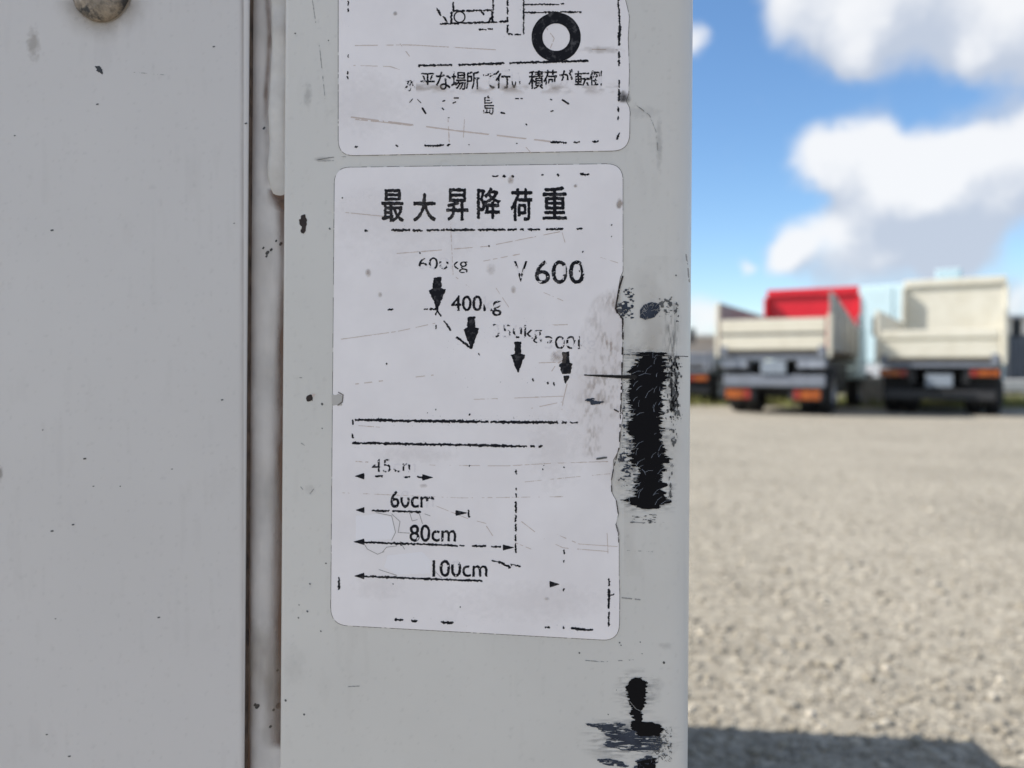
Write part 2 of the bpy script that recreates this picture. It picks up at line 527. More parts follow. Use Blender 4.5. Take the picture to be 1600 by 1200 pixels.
class Bmp:
    def __init__(self, x0, y0, x1, y1, s=3, seed=0):
        self.x0, self.y0, self.s = x0, y0, s
        self.w, self.h = int((x1 - x0) * s), int((y1 - y0) * s)
        self.m = np.zeros((self.h, self.w), bool)
        self.X = x0 + (np.arange(self.w) + 0.5) / s
        self.Y = y0 + (np.arange(self.h) + 0.5) / s
        self.rng = np.random.default_rng(seed + int(x0 * 13 + y0 * 7) % 99991)

    def grid(self):
        return np.meshgrid(self.X, self.Y)

    def pmask(self, pts):
        gx, gy = self.grid()
        ins = np.zeros_like(self.m)
        n = len(pts)
        for i in range(n):
            (x1, y1), (x2, y2) = pts[i], pts[(i + 1) % n]
            if y1 == y2:
                continue
            c = ((y1 > gy) != (y2 > gy)) & (gx < (x2 - x1) * (gy - y1) / (y2 - y1) + x1)
            ins ^= c
        return ins

    def poly(self, pts):
        self.m |= self.pmask(pts); return self

    def smask(self, pts, w0, w1=None):
        gx, gy = self.grid()
        o = np.zeros_like(self.m)
        w1 = w0 if w1 is None else w1
        n = len(pts) - 1
        for i in range(n):
            (ax, ay), (bx, by) = pts[i], pts[i + 1]
            dx, dy = bx - ax, by - ay
            t = np.clip(((gx - ax) * dx + (gy - ay) * dy) / max(dx * dx + dy * dy, 1e-9), 0, 1)
            tt = (i + t) / n
            o |= np.hypot(gx - ax - t * dx, gy - ay - t * dy) <= (w0 + (w1 - w0) * tt) / 2
        return o

    def stroke(self, pts, w0, w1=None):
        self.m |= self.smask(pts, w0, w1); return self

    def erase(self, pts, w=None):
        self.m &= ~(self.pmask(pts) if w is None else self.smask(pts, w)); return self

    def ring(self, cx, cy, r1, r0, sx=1.0):
        gx, gy = self.grid()
        d = np.hypot((gx - cx) / sx, gy - cy)
        self.m |= (d <= r1) & (d >= r0); return self

    def text(self, s, bx0, by0, bx1, by1, slope=0.0):
        T = glyph(s)
        P = np.empty_like(T)
        P[..., 0] = bx0 + T[..., 0] * (bx1 - bx0)
        P[..., 1] = by1 - T[..., 1] * (by1 - by0) + slope * (P[..., 0] - bx0)
        for a, b, c in P:
            lo = np.minimum(np.minimum(a, b), c); hi = np.maximum(np.maximum(a, b), c)
            i0 = max(int((lo[0] - self.x0) * self.s) - 1, 0); i1 = min(int((hi[0] - self.x0) * self.s) + 2, self.w)
            j0 = max(int((lo[1] - self.y0) * self.s) - 1, 0); j1 = min(int((hi[1] - self.y0) * self.s) + 2, self.h)
            if i1 <= i0 or j1 <= j0:
                continue
            gx, gy = np.meshgrid(self.X[i0:i1], self.Y[j0:j1])
            e = lambda p, q: (q[0] - p[0]) * (gy - p[1]) - (q[1] - p[1]) * (gx - p[0])
            s1, s2, s3 = e(a, b), e(b, c), e(c, a)
            self.m[j0:j1, i0:i1] |= ((s1 >= 0) & (s2 >= 0) & (s3 >= 0)) | ((s1 <= 0) & (s2 <= 0) & (s3 <= 0))
        return self

    def rough(self, amp=0.5, cell=2.0, thr=0.5, n=3, ax=1.0):
        b = blur(self.m, n)
        f = fbm(self.h, self.w, cell * self.s * ax, cell * self.s, self.rng)
        self.m = (b + amp * (f - 0.5)) > thr
        return self

    def warp(self, ampx, ampy, cx, cy, n=4):
        fx = (fbm(self.h, self.w, cx * self.s, cy * self.s, self.rng, n) - 0.5) * 2 * ampx * self.s
        fy = (fbm(self.h, self.w, cx * self.s, cy * self.s, self.rng, n) - 0.5) * 2 * ampy * self.s
        J, I = np.meshgrid(np.arange(self.h), np.arange(self.w), indexing='ij')
        self.m = self.m[np.clip(J + fy, 0, self.h - 1).astype(int), np.clip(I + fx, 0, self.w - 1).astype(int)]
        return self

    def grow(self, px):
        k = int(round(px * self.s))
        g = self.m.copy()
        for dy in range(-k, k + 1):
            for dx in range(-k, k + 1):
                if dx * dx + dy * dy <= k * k and (dx or dy):
                    g |= np.roll(np.roll(self.m, dy, 0), dx, 1)
        self.m = g
        return self

    def wear(self, amt, cell=5.0, ax=1.0, ay=1.0):
        f = fbm(self.h, self.w, cell * self.s * ax, cell * self.s * ay, self.rng)
        q = np.quantile(f, amt)
        self.m &= f > q
        return self

    def emit(self, name, parent, material, dep):
        m = self.m
        rects = []
        active = {}
        for j in range(self.h + 1):
            cur = {}
            if j < self.h:
                r = np.flatnonzero(np.diff(np.concatenate(([0], m[j].astype(np.int8), [0]))))
                for a, b in zip(r[::2], r[1::2]):
                    k = (int(a), int(b))
                    cur[k] = active.pop(k, j)
            for (a, b), j0 in active.items():
                rects.append((a, b, j0, j))
            active = cur
        if not rects:
            return None
        A = np.array(rects, float)
        x0 = self.x0 + A[:, 0] / self.s; x1 = self.x0 + A[:, 1] / self.s
        y0 = self.y0 + A[:, 2] / self.s; y1 = self.y0 + A[:, 3] / self.s
        V = loc(np.stack([x0, x1, x1, x0], 1), np.stack([y1, y1, y0, y0], 1), dep).reshape(-1, 3)
        me = bpy.data.meshes.new(name)
        me.from_pydata(V.tolist(), [], np.arange(len(V)).reshape(-1, 4).tolist())
        return link(name, me, material, parent)


def film(name, parent, material, x0, y0, x1, y1, fn, dep, step=2.0, seed=0):
    """soft stain: grid over a photo region, attribute 'cover' = fn(X, Y, rng)"""
    nx, ny = int((x1 - x0) / step) + 1, int((y1 - y0) / step) + 1
    gx, gy = np.meshgrid(np.linspace(x0, x1, nx), np.linspace(y0, y1, ny))
    rng = np.random.default_rng(seed + int(abs(x0) * 3 + abs(y0)))
    a = np.clip(fn(gx, gy, rng), 0, 1)
    edge = np.minimum(np.minimum(gx - x0, x1 - gx), np.minimum(gy - y0, y1 - gy))
    V = loc(gx, gy, dep).reshape(-1, 3)
    idx = np.arange(nx * ny).reshape(ny, nx)
    Q = np.stack([idx[1:, :-1], idx[1:, 1:], idx[:-1, 1:], idx[:-1, :-1]], -1).reshape(-1, 4)
    av = a.ravel()
    keep = av[Q].max(1) > 0.012
    Q = Q[keep]
    if not len(Q):
        return None
    used = np.unique(Q)
    remap = np.full(nx * ny, -1); remap[used] = np.arange(len(used))
    me = bpy.data.meshes.new(name)
    me.from_pydata(V[used].tolist(), [], remap[Q].tolist())
    at = me.attributes.new('cover', 'FLOAT', 'POINT')
    at.data.foreach_set('value', av[used].astype(np.float32))
    return link(name, me, material, parent)


# ------------------------------------------------------------------ foreground truck: post, strip, panel
XP0, XP1 = lx(440), lx(1083)
ZT, ZB = lz(-900), lz(2050)


def extrude_profile(name, prof, z0, z1, material, parent, smooth=True):
    bm = bmesh.new()
    a = [bm.verts.new((x, y, z0)) for x, y in prof]
    b = [bm.verts.new((x, y, z1)) for x, y in prof]
    n = len(prof)
    fs = [bm.faces.new(a), bm.faces.new(b[::-1])]
    for i in range(n):
        f = bm.faces.new((a[i], a[(i + 1) % n], b[(i + 1) % n], b[i]))
        fs.append(f)
    bmesh.ops.recalc_face_normals(bm, faces=fs)
    o = from_bm(name, bm, material, parent)
    if smooth:
        for p in o.data.polygons:
            p.use_smooth = len(p.vertices) == 4
        o.data.set_sharp_from_angle(angle=R(35))
    return o


def arc(cx, cy, r, a0, a1, n=8):
    return [(cx + r * math.cos(R(a0 + (a1 - a0) * k / n)), cy + r * math.sin(R(a0 + (a1 - a0) * k / n))) for k in range(n + 1)]


r1, r2 = 0.0085, 0.0016
prof = arc(XP0 + r2, r2, r2, 180, 270) + arc(XP1 - r1, r1, r1, -90, 0, 12) + [(XP1, 0.11), (XP0, 0.11)]
post = extrude_profile('lift_post', prof, 0.10, 1.55, M['paint'], truck)
tag(post, 'off-white painted steel post carrying the two stickers')

D_PAN, D_STR = 0.0012, 0.0046
XQ = lx(385, D_PAN)
rp = 0.0012
prof = [(-1.75, 0.03), (-1.75, D_PAN)] + arc(XQ - rp, D_PAN + rp, rp, -90, 0, 6) + [(XQ, 0.0040), (XQ - 0.012, 0.0040), (XQ - 0.012, 0.03)]
panel = extrude_profile('side_panel', prof, 0.22, 1.45, M['paint_panel'], truck)
strip = box('recessed_strip', truck, M['paint_strip'], XQ - 0.011, XP0 + 0.012, D_STR, D_STR + 0.012, 0.22, 1.45)

# sealant bead in the upper part of the recess
def bead():
    zs = np.linspace(lz(-700), lz(297), 150)
    rng = np.random.default_rng(3)
    w = np.interp(np.arange(150), np.arange(0, 151, 8), 0.0026 + 0.0004 * rng.standard_normal(19))
    h = np.interp(np.arange(150), np.arange(0, 151, 6), 0.0013 + 0.0003 * rng.standard_normal(26))
    endf = np.clip((zs - zs[-1]) / 0.010, 0, 1) ** 0.5
    vs, fs = [], []
    n = 11
    for i, z in enumerate(zs):
        xr = lx(446, D_STR)
        ww = (w[i] + 0.0008) * (0.55 + 0.45 * endf[i]); hh = h[i] * endf[i] + 0.0001
        for k in range(n):
            a = math.pi * k / (n - 1)
            vs.append((xr - ww + ww * -math.cos(a), D_STR - hh * math.sin(a), z))
    for i in range(len(zs) - 1):
        for k in range(n - 1):
            fs.append((i * n + k, (i + 1) * n + k, (i + 1) * n + k + 1, i * n + k + 1))
    me = bpy.data.meshes.new('sealant_bead')
    me.from_pydata(vs, [], fs)
    for p in me.polygons:
        p.use_smooth = True
    return link('sealant_bead', me, M['sealant'], truck)


bead()

# flaking round bolt head
def bolt():
    c = loc(160, -11, D_PAN)
    rad = lx(203, D_PAN) - lx(160, D_PAN)
    vs, fs = [], []
    prof = [(1.0, 0.0), (1.0, 0.16), (0.96, 0.24), (0.86, 0.32), (0.7, 0.40), (0.5, 0.46), (0.25, 0.495), (0.02, 0.5)]
    seg = 40
    rng = np.random.default_rng(5)
    for r_, d_ in prof:
        for k in range(seg):
            a = 2 * math.pi * k / seg
            j = 1 + 0.012 * rng.standard_normal()
            vs.append((c[0] + rad * r_ * j * math.cos(a), D_PAN - rad * d_ * j, c[2] + rad * r_ * j * math.sin(a)))
    for i in range(len(prof) - 1):
        for k in range(seg):
            k2 = (k + 1) % seg
            fs.append((i * seg + k, i * seg + k2, (i + 1) * seg + k2, (i + 1) * seg + k))
    me = bpy.data.meshes.new('bolt')
    me.from_pydata(vs, [], fs)
    for p in me.polygons:
        p.use_smooth = True
    b = link('bolt', me, M['bolt'], truck)
    tag(b, 'round bolt head with flaking paint and rust')


bolt()

# unseen rest of the truck behind the panel, sized for its ground shadow
box('cargo_body', truck, M['paint_panel'], -2.3, lx(1000), 0.112, 1.02, 0.585, 1.75, 0.01)
box('underframe', truck, M['steel'], -2.3, lx(960), 0.13, 1.04, 0.38, 0.57)
box('shadow_apron', truck, M['steel'], lx(860), lx(1010), 0.115, 1.105, 0.06, 0.565)  # unseen plate added to cast the low part of the ground shadow
tyre_own = lathe_mesh('tyre_own', [(0.15, -0.07), (0.25, -0.075), (0.29, -0.06), (0.30, 0), (0.29, 0.06), (0.25, 0.075), (0.15, 0.07)])
rim_own = lathe_mesh('rim_own', [(0.15, -0.07), (0.13, -0.04), (0.05, -0.03), (0.045, -0.06), (0.001, -0.06)])
for xx in (-0.75, -2.0):
    for yy in (0.18, 0.96):
        w = link('tyre', tyre_own, M['rubber'], truck)
        w.location = (xx, yy, 0.30)
        w.rotation_euler = (0, 0, R(90) if yy < 0.5 else R(-90))
        q = link('rim', rim_own, M['rim'], w)

# ------------------------------------------------------------------ stickers
def rounded(pts_r):
    """list of (x, y, r): rounded polygon in photo pixels"""
    out = []
    n = len(pts_r)
    for i in range(n):
        x, y, r = pts_r[i]
        if r == 0:
            out.append((x, y)); continue
        a = Vector(pts_r[i - 1][:2]); b = Vector((x, y)); c = Vector(pts_r[(i + 1) % n][:2])
        u = (a - b).normalized() * r; v = (c - b).normalized() * r
        for k in range(9):
            t = k / 8
            q = (b + u) * (1 - t) ** 2 + b * 2 * t * (1 - t) + (b + v) * t * t
            out.append((q.x, q.y))
    return out


TH = 0.00028


def sticker(pts, label):
    bm = bmesh.new()
    P = loc([p[0] for p in pts], [p[1] for p in pts], -TH)
    B = loc([p[0] for p in pts], [p[1] for p in pts], -0.00002)
    a = [bm.verts.new(p) for p in P]
    b = [bm.verts.new(p) for p in B]
    f = bm.faces.new(a); f.material_index = 0
    n = len(a)
    for i in range(n):
        q = bm.faces.new((a[i], b[i], b[(i + 1) % n], a[(i + 1) % n])); q.material_index = 1
    bmesh.ops.recalc_face_normals(bm, faces=list(bm.faces))
    bmesh.ops.triangulate(bm, faces=[f])
    o = from_bm('sticker', bm, None, truck)
    o.data.materials.append(M['sticker']); o.data.materials.append(M['sticker_edge'])
    o['label'] = label
    # grime gathered along the rim
    xs = [p[0] for p in pts]; ys = [p[1] for p in pts]
    g = Bmp(min(xs) - 5, max(min(ys) - 5, -340), max(xs) + 5, max(ys) + 5, 2, 11)
    g.m = np.zeros_like(g.m)
    seg = pts + [pts[0]]
    gx, gy = g.grid()
    for (ax, ay), (bx, by) in zip(seg[:-1], seg[1:]):
        i0 = max(int((min(ax, bx) - 4 - g.x0) * 2), 0); i1 = int((max(ax, bx) + 4 - g.x0) * 2)
        j0 = max(int((min(ay, by) - 4 - g.y0) * 2), 0); j1 = int((max(ay, by) + 4 - g.y0) * 2)
        X, Y = gx[j0:j1, i0:i1], gy[j0:j1, i0:i1]
        dx, dy = bx - ax, by - ay
        t = np.clip(((X - ax) * dx + (Y - ay) * dy) / max(dx * dx + dy * dy, 1e-9), 0, 1)
        g.m[j0:j1, i0:i1] |= np.hypot(X - ax - t * dx, Y - ay - t * dy) < 0.85
    g.wear(0.12, 9)
    g.emit('rim_grime', o, M['edge_grime'], -0.00006)
    return o


M['edge_grime'] = mat('edge_grime', (0.17, 0.15, 0.135), 0.8)

torn_up = [(979, -20), (977, 0), (980, 12), (983, 26), (981, 60), (983, 110), (982, 146), (978, 158), (983, 168)]
st1 = sticker(rounded([(529, 243, 24), (529, -330, 22), (980, -340, 22)] + [(*p, 0) for p in torn_up] + [(984, 175, 0), (983, 235, 26)]),
              'upper white sticker with wheel and lift drawing over worn Japanese text')
torn = [(973, 424), (969, 433), (966, 450), (963, 468), (961, 480), (966, 490), (972, 496), (972, 520), (973, 560), (971, 585), (972, 610),
        (970, 632), (973, 650), (969, 676), (968, 700), (962, 712), (958, 719), (958, 735), (955, 750), (956, 770), (959, 776), (962, 781),
        (964, 792), (966, 803), (962, 819), (965, 826), (967, 833), (967, 900)]
st2 = sticker(rounded([(517, 976, 27), (523, 262, 24), (973, 256, 26)] + [(*p, 0) for p in torn] + [(968, 930, 0), (967, 1001, 26)]),
              'lower white sticker with arrows and 100cm scale under bold kanji heading')

INK = -0.00036
SEED = [100]


def pr(name, par, x0, y0, x1, y1, pad=5, s=3):
    SEED[0] += 1
    return Bmp(x0 - pad, y0 - pad, x1 + pad, y1 + pad, s, SEED[0])


def line(par, pts, w, name='printed_line', amp=0.55, wear=0.0, cell=2.0, material=None, dep=INK, w1=None):
    xs = [p[0] for p in pts]; ys = [p[1] for p in pts]
    b = pr(name, par, min(xs), min(ys), max(xs), max(ys), 4 + w)
    b.stroke(pts, w, w1)
    if amp:
        b.rough(amp, cell)
    if wear:
        b.wear(wear, cell * 2)
    return b.emit(name, par, material or M['ink'], dep)


def dashes(par, segs, w, name='printed_line', horiz=None, amp=0.7, cell=1.6):
    """one broken printed rule: several surviving fragments"""
    xs = [q for s_ in segs for q in (s_[0], s_[2])]; ys = [q for s_ in segs for q in (s_[1], s_[3])]
    b = pr(name, par, min(xs), min(ys), max(xs), max(ys), 6)
    for s_ in segs:
        ww = s_[4] if len(s_) > 4 else w
        b.stroke([(s_[0], s_[1]), (s_[2], s_[3])], ww)
    b.warp(1.3, 1.5, 2.4, 2.0, 2)
    b.rough(amp * 1.3, cell, 0.36)
    return b.emit(name, par, M['ink'], INK)


def word(par, s, x0, y0, x1, y1, slope=0.0, bold=0.5, amp=0.5, wear=0.0, cell=4.0, erase=(), name='lettering', ecell=1.6, grow=0.0):
    b = pr(name, par, x0, y0 - 3, x1, y1 + 3 + abs(slope) * (x1 - x0), 4)
    b.text(s, x0, y0, x1, y1, slope)
    if grow:
        b.grow(grow)
        b.warp(1.1 if grow > 0.6 else 0.7, 1.1 if grow > 0.6 else 0.7, 3, 2.2, 3)
    b.rough(amp, ecell, bold, 3)
    whole = b.m.copy()
    for e in erase:
        if len(e) == 2:
            b.erase(e[0], e[1])
        else:
            b.erase(e)
    if wear:
        b.wear(wear, cell)
    o = b.emit(name, par, M['ink'], INK)
    lost = whole & ~b.m
    if lost.any():
        b.m = lost
        b.wear(0.35, 2.5)
        b.emit('ghost_print', par, M['ghost'], INK + 0.00003)
    return o


# --- upper sticker
b = pr('printed_wheel', st1, 828, 15, 910, 100)
b.ring(869, 58, 38.5, 21.5); b.rough(0.35, 2.5)
b.emit('printed_wheel', st1, M['ink'], INK)
dashes(st1, [(820, 19.5, 905, 18.5), (906, 19, 908, 19)], 2.2)
dashes(st1, [(820, 7, 872, 6.5), (876, 6, 880, 6)], 2.0)
dashes(st1, [(793, -40, 793, -8), (793, 0, 793, 8), (793, 12, 793, 22), (793, 27, 793, 34), (793, 40, 793, 50), (818, -60, 818, 30), (818, 34, 818, 52),
             (795, 53, 800, 53.5), (805, 54, 813, 54)], 2.2)
dashes(st1, [(688, 37, 716, 36.5), (719, 36, 745, 35.2), (748, 35, 776, 34), (780, 34, 791, 33.5)], 2.6)
dashes(st1, [(708, 4, 708, 16), (708, 17, 725, 16.5), (729, 16.5, 752, 16), (755, 16, 770, 15.5), (770.5, -30, 770.5, 14), (769, 19, 769, 32),
             (705, 20, 705, 35, 3.4)], 2.4)
b = pr('printed_roller', st1, 706, 14, 732, 38)
b.ring(718, 26.5, 9.5, 7.4); b.rough(0.4, 2.0)
b.emit('printed_roller', st1, M['ink'], INK)
dashes(st1, [(752, 18, 756, 23), (768, 27, 764, 33)], 2.4)
dashes(st1, [(683, 14, 688, 23, 2.8), (692, 26, 697, 30), (695, 30, 698, 33)], 2)
dashes(st1, [(749, 46, 754, 46), (757, 46, 759, 46), (763, 45.5, 769, 45)], 2)
dashes(st1, [(654, 102.5, 705, 101), (717, 101, 720, 101), (722, 101, 726, 101), (729, 100.5, 750, 100), (752, 99.7, 776, 99), (778, 99, 787, 98.5),
             (797, 98.5, 824, 97.5), (826, 97.4, 918, 95)], 3.0, amp=0.45)
for ch, x0, y0, x1, y1, er, wr in [
    ('水', 632, 118, 650, 142, [[(628, 110), (655, 110), (655, 123), (628, 128)]], 0.45),
    ('平', 657, 114, 679, 138, [[(640, 133), (690, 133), (690, 150), (640, 150)]], 0.05),
    ('な', 681, 112, 704, 140, [], 0.03), ('場', 705, 112, 728, 140, [], 0.02), ('所', 728, 111, 749, 139, [], 0.02),
    ('で', 755, 114, 776, 138, [[(764, 120), (790, 124), (782, 134), (760, 132)]], 0.40),
    ('行', 774, 107, 797, 138, [[(770, 100), (786, 104), (800, 112), (800, 118), (784, 116)]], 0.12),
    ('い', 799, 112, 813, 137, [[(790, 104), (820, 104), (820, 127), (790, 127)]], 0.15),
    ('積', 826, 110, 849, 139, [], 0.02), ('荷', 849, 109, 870, 138, [[(850, 134), (860, 129), (872, 127), (872, 145), (850, 145)]], 0.02),
    ('が', 874, 108, 895, 133, [[(870, 127), (900, 124), (900, 140), (870, 140)]], 0.10),
    ('転', 898, 111, 921, 138, [[(895, 133), (925, 134), (925, 145), (895, 145)]], 0.04),
    ('倒', 921, 110, 940, 137, [[(918, 133), (945, 134), (945, 145), (918, 145)], [(933, 120), (945, 118), (945, 130), (934, 130)]], 0.10)]:
    word(st1, ch, x0, y0, x1, y1, bold=0.45, amp=0.35, grow=0.34, wear=wr, cell=3.0, erase=er, name='printed_character')
word(st1, '島', 755, 149, 772, 179, bold=0.42, amp=0.6, wear=0.16, cell=3, erase=[[(764, 145), (776, 145), (776, 156), (766, 160)]], name='printed_character')
for k, (x, y, dx, dy, w) in enumerate([(660, 169, 5, 8, 3), (692, 158, 3, -1, 2), (710, 153, 6, 0, 2.4), (708, 161, 4, -2, 2), (691, 169, 2, 2, 2.2),
                                       (783, 176, 5, 1, 2.8), (806, 154, 4, 0, 2), (814, 154, 2, 0, 2), (860, 155, 2, 1, 2), (879, 156, 9, 6, 3), (861, 174, 3, -1, 2),
                                       (640, 160, 5, -6, 1.2), (652, 155, 6, 6, 1.2), (822, 194, 1, 1, 2), (700, 184, 2, 0, 1.4), (732, 226, 1, 0, 1.8), (807, 224, 1, 0, 1.8)]):
    line(st1, [(x, y), (x + dx, y + dy)], w, name='ink_fragment', amp=0.7)
dashes(st1, [(544, 2, 544, 8), (544, 14, 544, 18), (544, 86, 544, 88), (543, 112, 543, 115), (543, 120, 543, 122)], 2)
dashes(st1, [(966, -40, 966, 12, 2.2), (967, 14, 968, 40, 2.2), (968.5, 42, 967.5, 56, 4.2), (967, 58, 967, 70, 3), (967, 82, 967, 90, 3), (967, 94, 967, 102, 2.6),
             (967, 126, 967, 136, 2.2), (967, 140, 967, 156, 3.2), (966, 168, 966, 174, 2.4), (966, 182, 966, 186, 2.2), (967, 209, 964, 217, 2.6)], 2.4)
dashes(st1, [(555, 229, 557, 229), (619, 227.5, 621, 228), (664, 227.5, 692, 227, 3), (699, 226.5, 702, 226)], 2.4)
dashes(st1, [(861, 222, 876, 222, 3.2), (878, 222.5, 885, 222.5),
             (898, 222, 905, 221.5), (927, 221, 934, 221)], 2.4)

# --- lower sticker
for ch, x0, y0, x1, y1 in [('最', 597, 296, 630, 346), ('大', 646, 303, 680, 345), ('昇', 698, 295, 731, 344), ('降', 746, 294, 781, 341),
                           ('荷', 798, 295, 831, 344), ('重', 848, 292, 885, 342)]:
    word(st2, ch, x0, y0, x1, y1, bold=0.5, amp=0.45, wear=0.0, name='printed_character', ecell=2.2, grow=1.0)
dashes(st2, [(570, 360, 573, 360), (612, 359.5, 640, 359.5), (646, 360, 658, 360), (667, 359.5, 685, 359.3), (689, 359.5, 694, 359.3), (698, 359, 741, 359),
             (748, 359, 788, 358.6), (794, 359, 806, 358.6), (814, 358.6, 817, 358.5), (825, 358.5, 842, 358.2), (853, 358.2, 878, 357.6), (902, 357.5, 909, 357)], 3)
dashes(st2, [(770, 275.5, 778, 275), (786, 275, 789, 275), (801, 275, 802, 275.5), (847, 274, 848, 274), (871, 273, 873, 274), (908, 271, 914, 273, 3), (914, 273, 920, 272.5)], 2.4)
word(st2, '600kg', 654, 402, 731, 427, slope=0.0, bold=0.5, wear=0.20, cell=3.5,
     erase=[[(650, 417), (672, 414), (668, 432), (650, 432)], [(686, 400), (701, 400), (701, 409), (684, 408)], ([(703, 398), (709, 432)], 7), ([(716, 430), (738, 426)], 4)])
word(st2, 'V', 803, 408, 824, 440, bold=0.5, wear=0.25, cell=4, erase=[[(800, 413), (812, 420), (810, 430), (800, 436)]])
word(st2, '600', 836, 407, 913, 443, bold=0.45, grow=0.34, amp=0.45, wear=0.06, cell=4, erase=[[(868, 420), (884, 414), (884, 428), (872, 432)], ([(909, 404), (914, 426)], 4)])
word(st2, '400kg', 705, 462, 783, 493, slope=0.0, bold=0.42, grow=0.34, wear=0.02, cell=4, erase=[[(752, 455), (774, 455), (770, 474), (764, 492), (754, 470)], ([(774, 478), (786, 472)], 5)])
word(st2, '350kg', 769, 506, 847, 534, slope=0.03, bold=0.5, wear=0.52, cell=4, erase=[[(766, 512), (786, 505), (788, 520), (766, 521)], [(800, 500), (822, 502), (818, 512), (800, 512)]])
word(st2, '300kg', 851, 525, 932, 552, slope=0.0, bold=0.45, wear=0.30, cell=4, erase=[[(905, 520), (940, 520), (940, 560), (912, 560)], [(848, 540), (866, 534), (868, 556), (848, 556)]])


def down_arrow(cx, y0, y1, y2, y3, ws, wh):
    b = pr('printed_arrow', st2, cx - wh, y0, cx + wh, y3)
    b.poly([(cx - ws, y0), (cx + ws, y0 - 1), (cx + ws * 1.05, y1), (cx + wh, y1 + 2), (cx + wh * 0.8, y2), (cx + 1, y3), (cx - 1, y3), (cx - wh * 0.75, y2), (cx - wh, y1 + 3), (cx - ws * 1.05, y1)])
    b.warp(1.6, 1.2, 4, 3, 3)
    b.rough(0.55, 2.0)
    return b


down_arrow(683, 433, 450, 460, 482, 6.5, 13.5).emit('printed_arrow', st2, M['ink'], INK)
down_arrow(736, 495, 511, 520, 544, 6, 12.5).emit('printed_arrow', st2, M['ink'], INK)
down_arrow(809, 534, 552, 561, 582, 5, 11.5).emit('printed_arrow', st2, M['ink'], INK)
b = down_arrow(884, 550, 566, 580, 600, 5, 10.5)
b.erase([(870, 586), (900, 585)], 2.6); b.erase([(868, 584), (876, 578), (876, 600)])
b.emit('printed_arrow', st2, M['ink'], INK)
dashes(st2, [(607, 483.5, 613, 483.5), (663, 483, 668, 483), (672, 483, 683, 482.5, 2.6), (683, 484, 688, 493), (683, 484, 680, 491)], 2.0)
dashes(st2, [(681, 508, 681, 513), (694, 502, 698, 507), (699, 508, 704, 516), (714, 527, 736, 544, 3.4), (748, 553, 749, 555), (832, 592, 833, 594), (855, 597, 856, 599), (865, 598, 866, 602)], 2.2)
dashes(st2, [(556, 656, 567, 655.5), (570, 656, 612, 656.5, 4), (612, 657, 680, 658, 3.6), (680, 658, 748, 658.5, 3.8), (752, 659, 762, 659), (768, 659, 776, 659.2),
             (780, 659.2, 870, 660, 3.6), (879, 660, 884, 660), (892, 660, 902, 660.2, 2.6)], 3.0, amp=0.8)
dashes(st2, [(551, 692, 600, 692.5, 3.2), (600, 693, 740, 695.5, 3.4), (740, 695.5, 802, 697, 3.6), (804, 697, 822, 697, 2.8), (830, 697, 834, 697), (843, 697, 846, 697)], 3.2, amp=0.75)
dashes(st2, [(551, 658, 551, 662), (551, 680, 551, 683)], 2.4)
word(st2, '45cm', 581, 717, 650, 738, bold=0.5, wear=0.30, cell=3.5, erase=[[(576, 714), (590, 714), (590, 726), (576, 726)], [(608, 712), (628, 712), (628, 732), (610, 733)], [(642, 712), (655, 712), (655, 742), (640, 742)]])
word(st2, '60cm', 610, 767, 678, 793, bold=0.44, grow=0.34, wear=0.06, cell=3.5, erase=[[(626, 764), (648, 764), (645, 777), (626, 777)], [(664, 784), (682, 780), (682, 798), (660, 798)]])
word(st2, '80cm', 640, 820, 712, 846, bold=0.42, grow=0.34, wear=0.02, cell=4, erase=[])
word(st2, '100cm', 676, 875, 761, 901, bold=0.42, grow=0.34, wear=0.03, cell=4, erase=[[(704, 872), (722, 872), (716, 882), (704, 882)], ([(735, 886), (742, 880)], 3)])


def tip(x, y, d, L=15, w=5):
    b = pr('printed_arrow', st2, x - L, y - w, x + L, y + w)
    b.poly([(x, y), (x - d * L, y - w), (x - d * L * 1.02, y), (x - d * L, y + w)])
    b.rough(0.5, 2.0, 0.40)
    b.emit('printed_arrowhead', st2, M['ink'], INK)


tip(554, 744, -1); tip(677, 746, 1, 17)
dashes(st2, [(587, 744, 597, 744), (633, 745, 640, 745), (653, 745.5, 662, 745.7)], 2.8)
tip(555, 797, -1, 14, 4.5); tip(731, 801.5, 1, 19, 4.5)
dashes(st2, [(582, 797.5, 607, 798.5), (614, 798.5, 657, 800), (732, 797, 732.5, 808, 2.2)], 2.8, amp=0.4)
tip(552, 846.5, -1, 17); tip(804, 855.5, 1, 18, 4.5)
dashes(st2, [(567, 847, 714, 852.2), (719, 852.3, 724, 852.5), (739, 853, 759, 853.6), (769, 854, 781, 854.4), (805, 850, 805.5, 862, 2.2)], 2.8, amp=0.35)
tip(553, 900, -1, 16); tip(875, 913, 1, 16)
dashes(st2, [(567, 900.5, 712, 906), (715, 906.2, 752, 907.4)], 3.0, amp=0.35)
dashes(st2, [(806, 735, 806.5, 740), (806, 762, 806, 765), (806, 772, 806, 776), (805.5, 784, 806, 800, 2.8), (805.5, 805, 805.5, 815), (805.5, 820, 806, 829, 2.6), (805.5, 836, 805.5, 845)], 1.9)
dashes(st2, [(881, 860, 881.5, 865), (881, 877, 881, 878), (880.5, 920, 881, 922)], 2.4)
dashes(st2, [(617, 968, 628, 968.5, 3.2), (644, 970, 650, 970.5, 3.2), (690, 972, 698, 973, 3), (698, 973, 707, 973, 3), (852, 980, 858, 980.5), (880, 980, 881, 981),
             (893, 981.5, 910, 983.5, 3.6), (908, 983.5, 925, 984, 3)], 2.6)
dashes(st2, [(951, 905, 952, 914), (951.5, 921, 951, 950, 3.2), (951, 930, 958, 929, 2.4), (951, 958, 951, 966, 2.6), (951, 970, 951, 978)], 2.4)
